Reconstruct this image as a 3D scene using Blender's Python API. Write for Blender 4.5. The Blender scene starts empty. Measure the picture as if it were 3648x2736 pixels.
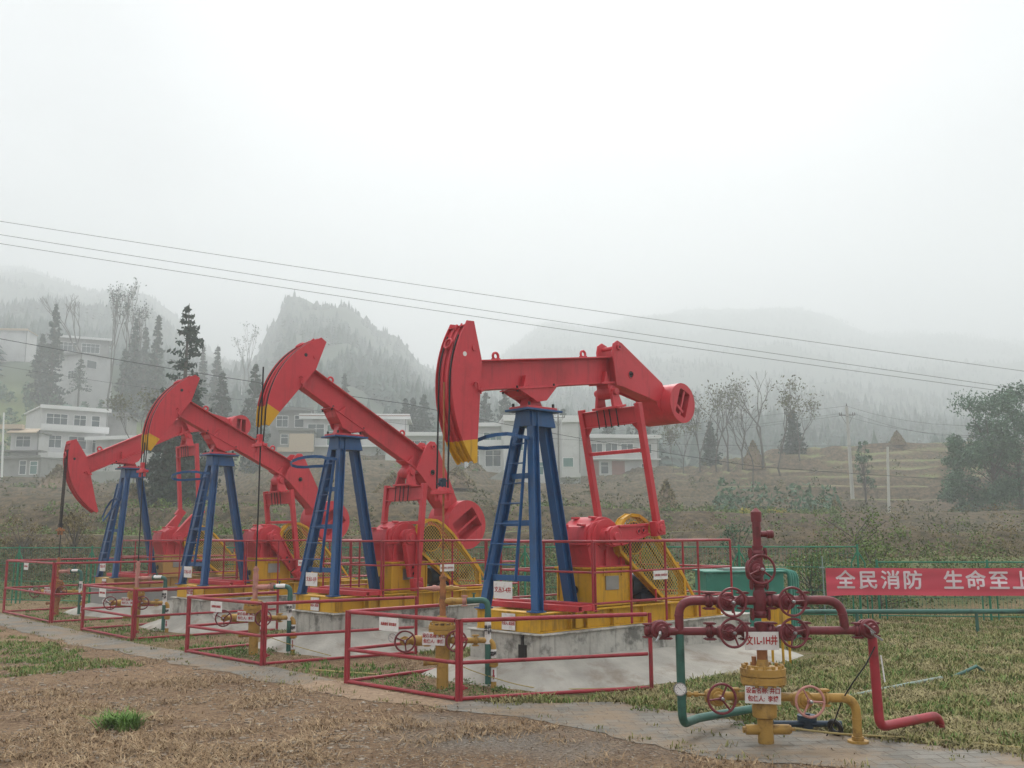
import bpy, math, random
import numpy as np
from mathutils import Vector as V, Matrix, noise
from math import sin, cos, radians as R, pi, atan2, sqrt

sc = bpy.context.scene
col = sc.collection
HAZE = 0.0021   # extinction of the valley mist per metre
random.seed(7)

# ------------------------------------------------------------------ camera
# world +X runs along the pump axes (head to tail), +Y along the row of wells, camera over the origin
EYE = V((0.0, 0.0, 1.75))
AZ, PITCH, ROLL = R(46.8), math.atan(537 / 3400.0), R(0.3)
FW = V((cos(AZ), sin(AZ), 0.0)); RT = V((sin(AZ), -cos(AZ), 0.0)); UPW = V((0, 0, 1))
f_ = FW * cos(PITCH) + UPW * sin(PITCH)
u0 = -FW * sin(PITCH) + UPW * cos(PITCH)
r_ = RT * cos(ROLL) - u0 * sin(ROLL)
u_ = u0 * cos(ROLL) + RT * sin(ROLL)
cam = bpy.data.cameras.new('camera')
cam.sensor_width = 36.0; cam.lens = 3400.0 / 3648.0 * 36.0
cam.clip_start = 0.1; cam.clip_end = 6000
camo = bpy.data.objects.new('camera', cam)
mw = Matrix((r_, u_, -f_)).transposed().to_4x4(); mw.translation = EYE
camo.matrix_world = mw
col.objects.link(camo); sc.camera = camo

def G(D, lat, z=0.0):
    """world point from level forward distance, sideways distance and height"""
    p = FW * D + RT * lat
    return V((p.x, p.y, z))
def at(px, py, D):
    """survey helper: world point seen at photo pixel (px, py) when D metres ahead"""
    d = f_ + r_ * ((px - 1824) / 3400.0) + u_ * ((1368 - py) / 3400.0)
    return EYE + d * (D / d.dot(FW))

# ------------------------------------------------------------------ light
SUN_EL, SUN_AZ = R(44), R(40)          # hidden sun, ahead of the camera
sund = V((cos(SUN_EL) * cos(SUN_AZ), cos(SUN_EL) * sin(SUN_AZ), sin(SUN_EL)))
w = bpy.data.worlds.new('World'); sc.world = w; w.use_nodes = True
nt = w.node_tree; nt.nodes.clear()
def N(nt, t, **k):
    n = nt.nodes.new(t)
    for a, b in k.items(): setattr(n, a, b)
    return n
out = N(nt, 'ShaderNodeOutputWorld'); bg = N(nt, 'ShaderNodeBackground'); bg.inputs[1].default_value = 0.1
sky = N(nt, 'ShaderNodeTexSky', sky_type='NISHITA'); sky.sun_disc = False
sky.sun_elevation = SUN_EL; sky.sun_rotation = pi / 2 - SUN_AZ; sky.dust_density = 3.0
tc = N(nt, 'ShaderNodeTexCoord')
def cloudbump(direction, lo, hi):
    vm = N(nt, 'ShaderNodeVectorMath', operation='DOT_PRODUCT')
    d = V(direction).normalized(); vm.inputs[1].default_value = d
    nt.links.new(tc.outputs['Generated'], vm.inputs[0])
    mr = N(nt, 'ShaderNodeMapRange', interpolation_type='SMOOTHSTEP'); mr.inputs[1].default_value = lo; mr.inputs[2].default_value = hi
    nt.links.new(vm.outputs['Value'], mr.inputs[0]); return mr
glow = cloudbump(tuple(at(2000, 520, 100) - EYE), 0.90, 0.997)
noi = N(nt, 'ShaderNodeTexNoise'); noi.inputs['Scale'].default_value = 2.6; noi.inputs['Detail'].default_value = 5.0; noi.inputs['Roughness'].default_value = 0.5
mp = N(nt, 'ShaderNodeMapping'); mp.inputs['Scale'].default_value = (1, 1, 2.0)
nt.links.new(tc.outputs['Generated'], mp.inputs[0]); nt.links.new(mp.outputs[0], noi.inputs['Vector'])
nr = N(nt, 'ShaderNodeMapRange'); nr.inputs[1].default_value = 0.3; nr.inputs[2].default_value = 0.75; nr.inputs[3].default_value = -1.1; nr.inputs[4].default_value = 1.2
nt.links.new(noi.outputs['Fac'], nr.inputs[0])
CLOUD_LO, CLOUD_HI = 2.1, 6.1
m1 = N(nt, 'ShaderNodeMath', operation='MULTIPLY_ADD'); m1.inputs[1].default_value = CLOUD_HI - CLOUD_LO; m1.inputs[2].default_value = CLOUD_LO
nt.links.new(glow.outputs[0], m1.inputs[0])
m2 = N(nt, 'ShaderNodeMath', operation='ADD'); nt.links.new(m1.outputs[0], m2.inputs[0]); nt.links.new(nr.outputs[0], m2.inputs[1])
# an overcast sky is brightest overhead
szz = N(nt, 'ShaderNodeSeparateXYZ'); nt.links.new(tc.outputs['Generated'], szz.inputs[0])
zen = N(nt, 'ShaderNodeMapRange', interpolation_type='SMOOTHSTEP'); zen.inputs[1].default_value = 0.55; zen.inputs[2].default_value = 0.95; zen.inputs[3].default_value = 1.0; zen.inputs[4].default_value = 5.6
nt.links.new(szz.outputs[2], zen.inputs[0]); m3 = N(nt, 'ShaderNodeMath', operation='MULTIPLY'); nt.links.new(m2.outputs[0], m3.inputs[0]); nt.links.new(zen.outputs[0], m3.inputs[1]); m2 = m3
cc = N(nt, 'ShaderNodeCombineColor')
for k, g in enumerate((1.0, 0.997, 1.012)):
    mm = N(nt, 'ShaderNodeMath', operation='MULTIPLY'); mm.inputs[1].default_value = g
    nt.links.new(m2.outputs[0], mm.inputs[0]); nt.links.new(mm.outputs[0], cc.inputs[k])
mx = N(nt, 'ShaderNodeMix', data_type='RGBA'); mx.inputs['Factor'].default_value = 0.94
nt.links.new(sky.outputs[0], mx.inputs['A']); nt.links.new(cc.outputs[0], mx.inputs['B'])
nt.links.new(mx.outputs['Result'], bg.inputs[0]); nt.links.new(bg.outputs[0], out.inputs[0])

sl = bpy.data.lights.new('sun', 'SUN'); sl.energy = 1.5; sl.angle = R(20); sl.color = (1.0, 0.96, 0.90)
so = bpy.data.objects.new('sun', sl); so.rotation_euler = sund.to_track_quat('Z', 'Y').to_euler(); col.objects.link(so)
sc.view_settings.view_transform = 'Standard'; sc.view_settings.look = 'None'
sc.view_settings.exposure = 1.27; sc.view_settings.gamma = 1.0
cy = sc.cycles
cy.use_denoising = True; cy.max_bounces = 8; cy.diffuse_bounces = 2; cy.glossy_bounces = 2
cy.transmission_bounces = 2; cy.transparent_max_bounces = 24; cy.volume_bounces = 3
cy.sample_clamp_indirect = 4.0

# ------------------------------------------------------------------ materials
MATS = {}
def mat(name, base, rough=0.6, metal=0.0, var=0.12, scale=6.0, bump=0.0, bscale=40.0, stain=None, stain_amt=0.0, stain_scale=3.0, spec=0.4, coat=0.0, lo=0.52, hi=0.68, streak=0.0, streak_col=(0.05, 0.03, 0.02)):
    """painted or weathered surface: base colour, gentle colour noise, optional stains, optional bump"""
    m = bpy.data.materials.new(name); m.use_nodes = True; t = m.node_tree; b = t.nodes['Principled BSDF']
    b.inputs['Metallic'].default_value = metal; b.inputs['Specular IOR Level'].default_value = spec; b.inputs['Coat Weight'].default_value = coat
    tcn = N(t, 'ShaderNodeTexCoord'); geo = N(t, 'ShaderNodeNewGeometry')
    n1 = N(t, 'ShaderNodeTexNoise'); n1.inputs['Scale'].default_value = scale; n1.inputs['Detail'].default_value = 5
    t.links.new(geo.outputs['Position'], n1.inputs['Vector'])
    r1 = N(t, 'ShaderNodeMapRange'); r1.inputs[1].default_value = 0.25; r1.inputs[2].default_value = 0.75; r1.inputs[3].default_value = 1 - var; r1.inputs[4].default_value = 1 + var
    t.links.new(n1.outputs['Fac'], r1.inputs[0])
    hs = N(t, 'ShaderNodeHueSaturation'); hs.inputs['Color'].default_value = (*base, 1); t.links.new(r1.outputs[0], hs.inputs['Value'])
    c = hs.outputs[0]
    if stain:
        n2 = N(t, 'ShaderNodeTexNoise'); n2.inputs['Scale'].default_value = stain_scale; n2.inputs['Detail'].default_value = 8; n2.inputs['Roughness'].default_value = 0.65
        t.links.new(geo.outputs['Position'], n2.inputs['Vector'])
        r2 = N(t, 'ShaderNodeMapRange'); r2.inputs[1].default_value = lo; r2.inputs[2].default_value = hi; r2.inputs[4].default_value = stain_amt
        t.links.new(n2.outputs['Fac'], r2.inputs[0])
        x = N(t, 'ShaderNodeMix', data_type='RGBA'); x.inputs['B'].default_value = (*stain, 1)
        t.links.new(r2.outputs[0], x.inputs['Factor']); t.links.new(c, x.inputs['A']); c = x.outputs['Result']
    if streak:   # run-down dirt: noise drawn out vertically
        mq = N(t, 'ShaderNodeMapping'); mq.inputs['Scale'].default_value = (11, 11, 1.1); t.links.new(geo.outputs['Position'], mq.inputs[0])
        n4 = N(t, 'ShaderNodeTexNoise'); n4.inputs['Scale'].default_value = 1.0; n4.inputs['Detail'].default_value = 6; n4.inputs['Roughness'].default_value = 0.7; t.links.new(mq.outputs[0], n4.inputs['Vector'])
        r4 = N(t, 'ShaderNodeMapRange'); r4.inputs[1].default_value = 0.52; r4.inputs[2].default_value = 0.68; r4.inputs[4].default_value = streak; t.links.new(n4.outputs['Fac'], r4.inputs[0])
        x = N(t, 'ShaderNodeMix', data_type='RGBA'); x.inputs['B'].default_value = (*streak_col, 1); t.links.new(r4.outputs[0], x.inputs['Factor']); t.links.new(c, x.inputs['A']); c = x.outputs['Result']
    t.links.new(c, b.inputs['Base Color'])
    r3 = N(t, 'ShaderNodeMapRange'); r3.inputs[3].default_value = max(0.05, rough - 0.12); r3.inputs[4].default_value = min(1, rough + 0.15)
    t.links.new(n1.outputs['Fac'], r3.inputs[0]); t.links.new(r3.outputs[0], b.inputs['Roughness'])
    if bump:
        n3 = N(t, 'ShaderNodeTexNoise'); n3.inputs['Scale'].default_value = bscale; n3.inputs['Detail'].default_value = 6
        t.links.new(geo.outputs['Position'], n3.inputs['Vector'])
        bm_ = N(t, 'ShaderNodeBump'); bm_.inputs['Strength'].default_value = bump; bm_.inputs['Distance'].default_value = 0.02
        t.links.new(n3.outputs['Fac'], bm_.inputs['Height']); t.links.new(bm_.outputs[0], b.inputs['Normal'])
    MATS[name] = m
    return m
RED = mat('red_paint', (0.58, 0.044, 0.058), 0.42, var=0.08, scale=3, stain=(0.30, 0.03, 0.03), stain_amt=0.5, stain_scale=1.5, bump=0.05, streak=0.32, streak_col=(0.16, 0.03, 0.03))
REDP = mat('railing_red_paint', (0.34, 0.028, 0.040), 0.42, var=0.12, stain=(0.14, 0.025, 0.02), stain_amt=0.7, stain_scale=5)
MAROON = mat('dark_red_paint', (0.175, 0.028, 0.036), 0.40, var=0.12, stain=(0.07, 0.02, 0.016), stain_amt=0.7, stain_scale=9, bump=0.1)
BLUE = mat('blue_paint', (0.012, 0.085, 0.235), 0.36, var=0.12, scale=3, stain=(0.02, 0.045, 0.10), stain_amt=0.6, stain_scale=2, streak=0.4, streak_col=(0.03, 0.045, 0.07))
YEL = mat('yellow_paint', (0.66, 0.36, 0.012), 0.5, var=0.08, scale=3, stain=(0.30, 0.17, 0.03), stain_amt=0.5, stain_scale=3, streak=0.6, streak_col=(0.14, 0.08, 0.03))
YELF = mat('faded_yellow_paint', (0.50, 0.30, 0.09), 0.6, var=0.1, stain=(0.2, 0.13, 0.06), stain_amt=0.7, stain_scale=3)
OCHRE = mat('ochre_paint', (0.43, 0.25, 0.055), 0.55, var=0.12, stain=(0.13, 0.07, 0.025), stain_amt=0.8, stain_scale=7, bump=0.15, bscale=60)
RUST = mat('rusty_orange_pipe', (0.36, 0.15, 0.055), 0.65, var=0.2, scale=14, stain=(0.07, 0.035, 0.02), stain_amt=0.8, stain_scale=11)
PINK = mat('faded_pink_pipe', (0.50, 0.24, 0.20), 0.65, var=0.15, scale=12, stain=(0.16, 0.06, 0.05), stain_amt=0.7, stain_scale=9)
GREENP = mat('dark_green_paint', (0.040, 0.135, 0.105), 0.45, var=0.15, stain=(0.012, 0.03, 0.026), stain_amt=0.8, stain_scale=4)
TEAL = mat('teal_green_paint', (0.030, 0.20, 0.145), 0.5, var=0.1, stain=(0.10, 0.33, 0.26), stain_amt=0.6, stain_scale=5)
FENCE = mat('green_wire_paint', (0.015, 0.21, 0.115), 0.5, var=0.15)
BLACK = mat('black_grease', (0.012, 0.012, 0.013), 0.4, var=0.3)
STEEL = mat('grey_steel', (0.35, 0.36, 0.36), 0.35, metal=0.8, var=0.15)
MOTOR = mat('motor_blue_grey', (0.022, 0.045, 0.075), 0.45, var=0.15)
WHITE = mat('white_sign_plate', (0.78, 0.76, 0.74), 0.45, var=0.03, stain=(0.45, 0.38, 0.34), stain_amt=0.5, stain_scale=14)
REDT = mat('red_lettering', (0.42, 0.02, 0.02), 0.5, var=0.05)
BLKT = mat('black_lettering', (0.02, 0.02, 0.022), 0.5, var=0.05)
BANNER = mat('red_banner_cloth', (0.66, 0.075, 0.115), 0.8, var=0.1, scale=2.0)
WHT = mat('white_lettering', (0.80, 0.66, 0.70), 0.8, var=0.04)
CONC = mat('old_concrete', (0.48, 0.465, 0.42), 0.85, var=0.22, scale=4, stain=(0.08, 0.078, 0.07), stain_amt=0.75, stain_scale=3.4, bump=0.5, bscale=18, lo=0.50, hi=0.62, streak=0.55, streak_col=(0.10, 0.09, 0.075))
CONCT = mat('pale_concrete', (0.37, 0.35, 0.305), 0.85, var=0.22, scale=3, stain=(0.20, 0.155, 0.11), stain_amt=0.8, stain_scale=1.6, bump=0.3, bscale=25)
HWALL = mat('white_house_wall', (0.56, 0.56, 0.55), 0.8, var=0.08, scale=0.5, stain=(0.38, 0.38, 0.37), stain_amt=0.6, stain_scale=0.7, streak=0.0)
HGREY = mat('grey_cement_wall', (0.30, 0.30, 0.285), 0.85, var=0.12, scale=0.6, stain=(0.17, 0.17, 0.16), stain_amt=0.7, stain_scale=0.8)
HRED = mat('red_brick_wall', (0.30, 0.15, 0.12), 0.85, var=0.12, scale=0.6)
HROOF = mat('grey_slab_roof', (0.20, 0.20, 0.19), 0.8, var=0.15, scale=0.6)
HTRIM = mat('white_trim', (0.72, 0.72, 0.71), 0.7, var=0.05)
HBEIGE = mat('beige_trim', (0.52, 0.42, 0.31), 0.8, var=0.08)
GLASS = mat('dark_window_glass', (0.05, 0.075, 0.078), 0.15, var=0.3, scale=1.0, spec=0.6)
GLASSG = mat('green_window_glass', (0.08, 0.19, 0.17), 0.15, var=0.2, scale=1.0, spec=0.6)
POLE = mat('concrete_pole', (0.47, 0.46, 0.43), 0.8, var=0.12, scale=1.0)
POLED = mat('weathered_wood_pole', (0.13, 0.125, 0.115), 0.8, var=0.12, scale=1.0)
WIRE = mat('dark_wire', (0.045, 0.05, 0.05), 0.7, var=0.05)
BARK = mat('grey_bark', (0.10, 0.092, 0.08), 0.9, var=0.25, scale=3)
STRAW = mat('dry_straw', (0.23, 0.16, 0.10), 0.9, var=0.35, scale=9, bump=0.8, bscale=20)
HOSE = mat('dirty_yellow_hose', (0.42, 0.33, 0.13), 0.6, var=0.2)
PALEPIPE = mat('pale_green_pipe', (0.24, 0.32, 0.29), 0.6, var=0.2, stain=(0.14, 0.12, 0.07), stain_amt=0.6)

def leafmat(name, cols, scale=1.0, trans=0.0):
    """foliage: colour picked per clump by noise on position"""
    m = bpy.data.materials.new(name); m.use_nodes = True; t = m.node_tree; b = t.nodes['Principled BSDF']
    geo = N(t, 'ShaderNodeNewGeometry'); n1 = N(t, 'ShaderNodeTexNoise'); n1.inputs['Scale'].default_value = scale; n1.inputs['Detail'].default_value = 9; n1.inputs['Roughness'].default_value = 0.75
    t.links.new(geo.outputs['Position'], n1.inputs['Vector'])
    cr = N(t, 'ShaderNodeValToRGB'); e = cr.color_ramp.elements
    n = len(cols); e[0].position = 0.36; e[0].color = (*cols[0], 1); e[1].position = 0.64; e[1].color = (*cols[-1], 1)
    for i in range(1, n - 1):
        q = cr.color_ramp.elements.new(0.36 + 0.28 * i / (n - 1)); q.color = (*cols[i], 1)
    t.links.new(n1.outputs['Fac'], cr.inputs[0]); t.links.new(cr.outputs[0], b.inputs['Base Color'])
    b.inputs['Roughness'].default_value = 0.75; b.inputs['Specular IOR Level'].default_value = 0.2
    MATS[name] = m; return m
CONIF = leafmat('conifer_needles', [(0.022, 0.045, 0.036), (0.04, 0.075, 0.055), (0.07, 0.11, 0.07)], 3.0)
FORESTM = leafmat('far_forest', [(0.03, 0.055, 0.05), (0.045, 0.08, 0.065), (0.06, 0.095, 0.07)], 0.06)
LEAFG = leafmat('broad_green_leaves', [(0.03, 0.055, 0.018), (0.12, 0.19, 0.05), (0.27, 0.36, 0.11)], 7.0)
LEAFD = leafmat('dull_leaves', [(0.05, 0.06, 0.028), (0.085, 0.095, 0.042), (0.25, 0.235, 0.10)], 5.0)
LEAFB = leafmat('brown_leaves', [(0.06, 0.052, 0.026), (0.19, 0.155, 0.07), (0.34, 0.28, 0.14)], 5.0)
LEAFT = leafmat('tree_green_leaves', [(0.04, 0.085, 0.055), (0.085, 0.165, 0.10), (0.18, 0.29, 0.17)], 3.0)
LEAFY = leafmat('yellow_flowers', [(0.30, 0.26, 0.03), (0.45, 0.38, 0.05)], 4.0)
DRYG = leafmat('dry_grass', [(0.15, 0.092, 0.048), (0.31, 0.205, 0.11), (0.52, 0.40, 0.25)], 9.0)
MIXG = leafmat('mixed_grass', [(0.11, 0.13, 0.04), (0.24, 0.24, 0.085), (0.42, 0.36, 0.17)], 9.0)
HAYG = leafmat('lawn_hay', [(0.12, 0.105, 0.04), (0.27, 0.235, 0.10), (0.44, 0.37, 0.20)], 9.0)
GRNG = leafmat('green_grass', [(0.06, 0.13, 0.025), (0.13, 0.24, 0.05), (0.22, 0.34, 0.09)], 6.0)
STONE = leafmat('stones_and_clods', [(0.15, 0.11, 0.075), (0.28, 0.22, 0.16), (0.40, 0.36, 0.30)], 12.0)

def holes_mat(name, base, pitch):
    """punched metal sheet: round holes in the sheet are really open"""
    m = bpy.data.materials.new(name); m.use_nodes = True; t = m.node_tree; b = t.nodes['Principled BSDF']
    b.inputs['Base Color'].default_value = (*base, 1); b.inputs['Roughness'].default_value = 0.6
    c = N(t, 'ShaderNodeTexCoord'); sx = N(t, 'ShaderNodeSeparateXYZ'); t.links.new(c.outputs['Object'], sx.inputs[0])
    cb = N(t, 'ShaderNodeCombineXYZ'); t.links.new(sx.outputs[0], cb.inputs[0]); t.links.new(sx.outputs[2], cb.inputs[1])
    vo = N(t, 'ShaderNodeTexVoronoi', voronoi_dimensions='2D'); vo.inputs['Scale'].default_value = 1 / pitch; vo.inputs['Randomness'].default_value = 0.0
    mpn = N(t, 'ShaderNodeMapping'); mpn.inputs['Rotation'].default_value = (0, 0, R(45)); t.links.new(cb.outputs[0], mpn.inputs[0]); t.links.new(mpn.outputs[0], vo.inputs['Vector'])
    gt = N(t, 'ShaderNodeMath', operation='GREATER_THAN'); gt.inputs[1].default_value = 0.42; t.links.new(vo.outputs['Distance'], gt.inputs[0])
    t.links.new(gt.outputs[0], b.inputs['Alpha']); return m
HOLES = holes_mat('punched_yellow_sheet', (0.42, 0.27, 0.03), 0.042)

# ------------------------------------------------------------------ mesh builder
def basis_for(d, up=None):
    d = V(d).normalized()
    up = V(up) if up is not None else (V((0, 0, 1)) if abs(d.z) < 0.95 else V((1, 0, 0)))
    s = d.cross(up)
    if s.length < 1e-5: s = d.cross(V((0, 1, 0)))
    s.normalize(); return d, s, s.cross(d).normalized()
class MB:
    def __init__(s): s.v = []; s.f = []; s.s = []
    def add(s, vs, fs, smooth=False):
        o = len(s.v); s.v += [tuple(p) for p in vs]
        s.f += [tuple(i + o for i in f) for f in fs]; s.s += [smooth] * len(fs) if not isinstance(smooth, list) else smooth
    def hexa(s, c):
        s.add(c, [(0, 3, 2, 1), (4, 5, 6, 7), (0, 1, 5, 4), (1, 2, 6, 5), (2, 3, 7, 6), (3, 0, 4, 7)])
    def box(s, a, b):
        (x0, y0, z0), (x1, y1, z1) = a, b
        s.hexa([(x0, y0, z0), (x1, y0, z0), (x1, y1, z0), (x0, y1, z0), (x0, y0, z1), (x1, y0, z1), (x1, y1, z1), (x0, y1, z1)])
    def bar(s, p, q, w, h, up=None, w2=None, h2=None):
        """rectangular bar from p to q; w across, h along 'up'; may taper"""
        p, q = V(p), V(q); d, a, b = basis_for(q - p, up)
        w2 = w if w2 is None else w2; h2 = h if h2 is None else h2; c = []
        for pt, ww, hh in ((p, w, h), (q, w2, h2)):
            c += [pt - a * ww / 2 - b * hh / 2, pt + a * ww / 2 - b * hh / 2, pt + a * ww / 2 + b * hh / 2, pt - a * ww / 2 + b * hh / 2]
        s.hexa(c)
    def ibeam(s, p, q, w, h, tf=0.012, tw=0.01, up=None):
        p, q = V(p), V(q); d, a, b = basis_for(q - p, up)
        s.bar(p + b * (h / 2 - tf / 2), q + b * (h / 2 - tf / 2), w, tf, up); s.bar(p - b * (h / 2 - tf / 2), q - b * (h / 2 - tf / 2), w, tf, up)
        s.bar(p, q, tw, h - 2 * tf - 0.001, up)
    def chan(s, p, q, w, h, t=0.01, up=None, side=1):
        p, q = V(p), V(q); d, a, b = basis_for(q - p, up)
        s.bar(p + b * (h / 2 - t / 2), q + b * (h / 2 - t / 2), w, t, up); s.bar(p - b * (h / 2 - t / 2), q - b * (h / 2 - t / 2), w, t, up)
        o = a * side * (w / 2 - t / 2); s.bar(p + o, q + o, t, h - 2 * t - 0.001, up)
    def tube(s, pts, r, n=10, caps=True):
        pts = [V(p) for p in pts]; rs = r if isinstance(r, (list, tuple)) else [r] * len(pts)
        m = len(pts); vs = []; prev = None
        for i in range(m):
            d = (pts[min(i + 1, m - 1)] - pts[max(i - 1, 0)])
            if d.length < 1e-7: d = V((0, 0, 1))
            d.normalize()
            if prev is None: _, a, b = basis_for(d)
            else:
                a = prev - d * prev.dot(d)
                a = a.normalized() if a.length > 1e-5 else basis_for(d)[1]
                b = a.cross(d)
            prev = a
            for k in range(n):
                t = 2 * pi * k / n; vs.append(pts[i] + (a * cos(t) + b * sin(t)) * rs[i])
        fs = []
        for i in range(m - 1):
            for k in range(n):
                k2 = (k + 1) % n; fs.append((i * n + k, i * n + k2, (i + 1) * n + k2, (i + 1) * n + k))
        sm = [True] * len(fs)
        if caps: fs += [tuple(range(n))[::-1], tuple((m - 1) * n + k for k in range(n))]; sm += [False, False]
        s.add(vs, fs, sm)
    def cyl(s, p, q, r, r2=None, n=16): s.tube([p, q], [r, r if r2 is None else r2], n)
    def lathe(s, p, d, prof, n=20):
        """stack of (distance along d, radius) rings; each step keeps hard edges"""
        p = V(p); d, a, b = basis_for(d); vs = []; fs = []; sm = []
        for t, r in prof:
            for k in range(n):
                g = 2 * pi * k / n; vs.append(p + d * t + (a * cos(g) + b * sin(g)) * max(r, 1e-4))
        for i in range(len(prof) - 1):
            flat = abs(prof[i][0] - prof[i + 1][0]) < 1e-6
            for k in range(n):
                k2 = (k + 1) % n; fs.append((i * n + k, i * n + k2, (i + 1) * n + k2, (i + 1) * n + k)); sm.append(not flat)
        m = len(prof); fs += [tuple(range(n))[::-1], tuple((m - 1) * n + k for k in range(n))]; sm += [False, False]
        s.add(vs, fs, sm)
    def torus(s, c, nrm, rr, r, n=24, m=8):
        c = V(c); d, a, b = basis_for(nrm); vs = []; fs = []
        for i in range(n):
            t = 2 * pi * i / n; o = a * cos(t) + b * sin(t)
            for k in range(m):
                g = 2 * pi * k / m; vs.append(c + o * (rr + r * cos(g)) + d * r * sin(g))
        for i in range(n):
            for k in range(m):
                fs.append((i * m + k, ((i + 1) % n) * m + k, ((i + 1) % n) * m + (k + 1) % m, i * m + (k + 1) % m))
        s.add(vs, fs, True)
    def prism(s, poly, y0, y1, f=None):
        """polygon in x,z extruded from y0 to y1; f maps (x,y,z)"""
        n = len(poly); f = f or (lambda x, y, z: (x, y, z))
        a = sum(poly[i][0] * poly[(i + 1) % n][1] - poly[(i + 1) % n][0] * poly[i][1] for i in range(n))
        if a < 0: poly = poly[::-1]
        vs = [f(x, y0, z) for x, z in poly] + [f(x, y1, z) for x, z in poly]
        fs = [tuple(range(n)), tuple(range(n, 2 * n))[::-1]] + [((i + 1) % n, i, i + n, (i + 1) % n + n) for i in range(n)]
        s.add(vs, fs)
    def build(s, name, m, parent=None, bevel=0.0, **tags):
        me = bpy.data.meshes.new(name); me.from_pydata(s.v, [], s.f); me.update()
        me.polygons.foreach_set('use_smooth', s.s); me.materials.append(m)
        o = bpy.data.objects.new(name, me); col.objects.link(o); o.parent = parent
        if any(s.s):
            try: me.set_sharp_from_angle(angle=R(38))
            except Exception: pass
        if bevel:
            md = o.modifiers.new('Bevel', 'BEVEL'); md.width = bevel; md.segments = 2; md.limit_method = 'ANGLE'; md.angle_limit = R(40); md.harden_normals = False
        for k, v in tags.items(): o[k] = v
        return o
def npmesh(name, verts, faces, m, parent=None, smooth=False, **tags):
    """fast mesh from numpy arrays; all faces have the same number of corners"""
    me = bpy.data.meshes.new(name); verts = np.asarray(verts, np.float32); faces = np.asarray(faces, np.int32)
    k = faces.shape[1]; nf = len(faces)
    me.vertices.add(len(verts)); me.vertices.foreach_set('co', verts.ravel())
    me.loops.add(nf * k); me.loops.foreach_set('vertex_index', faces.ravel())
    me.polygons.add(nf); me.polygons.foreach_set('loop_start', np.arange(0, nf * k, k, dtype=np.int32)); me.polygons.foreach_set('loop_total', np.full(nf, k, np.int32))
    if smooth: me.polygons.foreach_set('use_smooth', np.ones(nf, bool))
    me.update(calc_edges=True); me.materials.append(m)
    o = bpy.data.objects.new(name, me); col.objects.link(o); o.parent = parent
    for a, b in tags.items(): o[a] = b
    return o
def thing(name, label, cat, loc=(0, 0, 0), rz=0.0, group=None):
    o = bpy.data.objects.new(name, None); col.objects.link(o); o.location = loc; o.rotation_euler = (0, 0, rz); o.empty_display_size = 0.2
    o['label'] = label; o['category'] = cat
    if group: o['group'] = group
    return o
def text(body, size, loc, xdir, ydir, m, parent, name='lettering', bold=0.0, sx=1.0, align='CENTER', line=1.0):
    """lettering turned to mesh, lying in the plane of xdir and ydir, loc = its centre"""
    cu = bpy.data.curves.new(name, 'FONT'); cu.body = body; cu.size = size; cu.align_x = align; cu.align_y = 'CENTER'
    cu.offset = bold; cu.extrude = 0.0012; cu.space_line = line; cu.resolution_u = 2
    tmp = bpy.data.objects.new('tmp', cu); col.objects.link(tmp)
    dg = bpy.context.evaluated_depsgraph_get(); dg.update()
    me = bpy.data.meshes.new_from_object(tmp.evaluated_get(dg)); bpy.data.objects.remove(tmp)
    x = V(xdir).normalized(); y = V(ydir).normalized(); z = x.cross(y)
    mt = Matrix((x * sx, y, z)).transposed().to_4x4(); mt.translation = V(loc) + z * 0.0015
    me.transform(mt); me.materials.clear(); me.materials.append(m)
    o = bpy.data.objects.new(name, me); col.objects.link(o); o.parent = parent
    return o
def arc(p0, p1, p2, n=6):
    """rounded corner at p1 between p0 and p2"""
    p0, p1, p2 = V(p0), V(p1), V(p2)
    return [(p0 * (1 - t) ** 2 + p1 * 2 * t * (1 - t) + p2 * t * t) for t in [i / n for i in range(n + 1)]]
def bend(pts, r=0.1, n=6):
    """polyline with rounded corners"""
    pts = [V(p) for p in pts]; o = [pts[0]]
    for i in range(1, len(pts) - 1):
        a = pts[i] + (pts[i - 1] - pts[i]).normalized() * r; b = pts[i] + (pts[i + 1] - pts[i]).normalized() * r
        o += arc(a, pts[i], b, n)
    return o + [pts[-1]]
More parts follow.
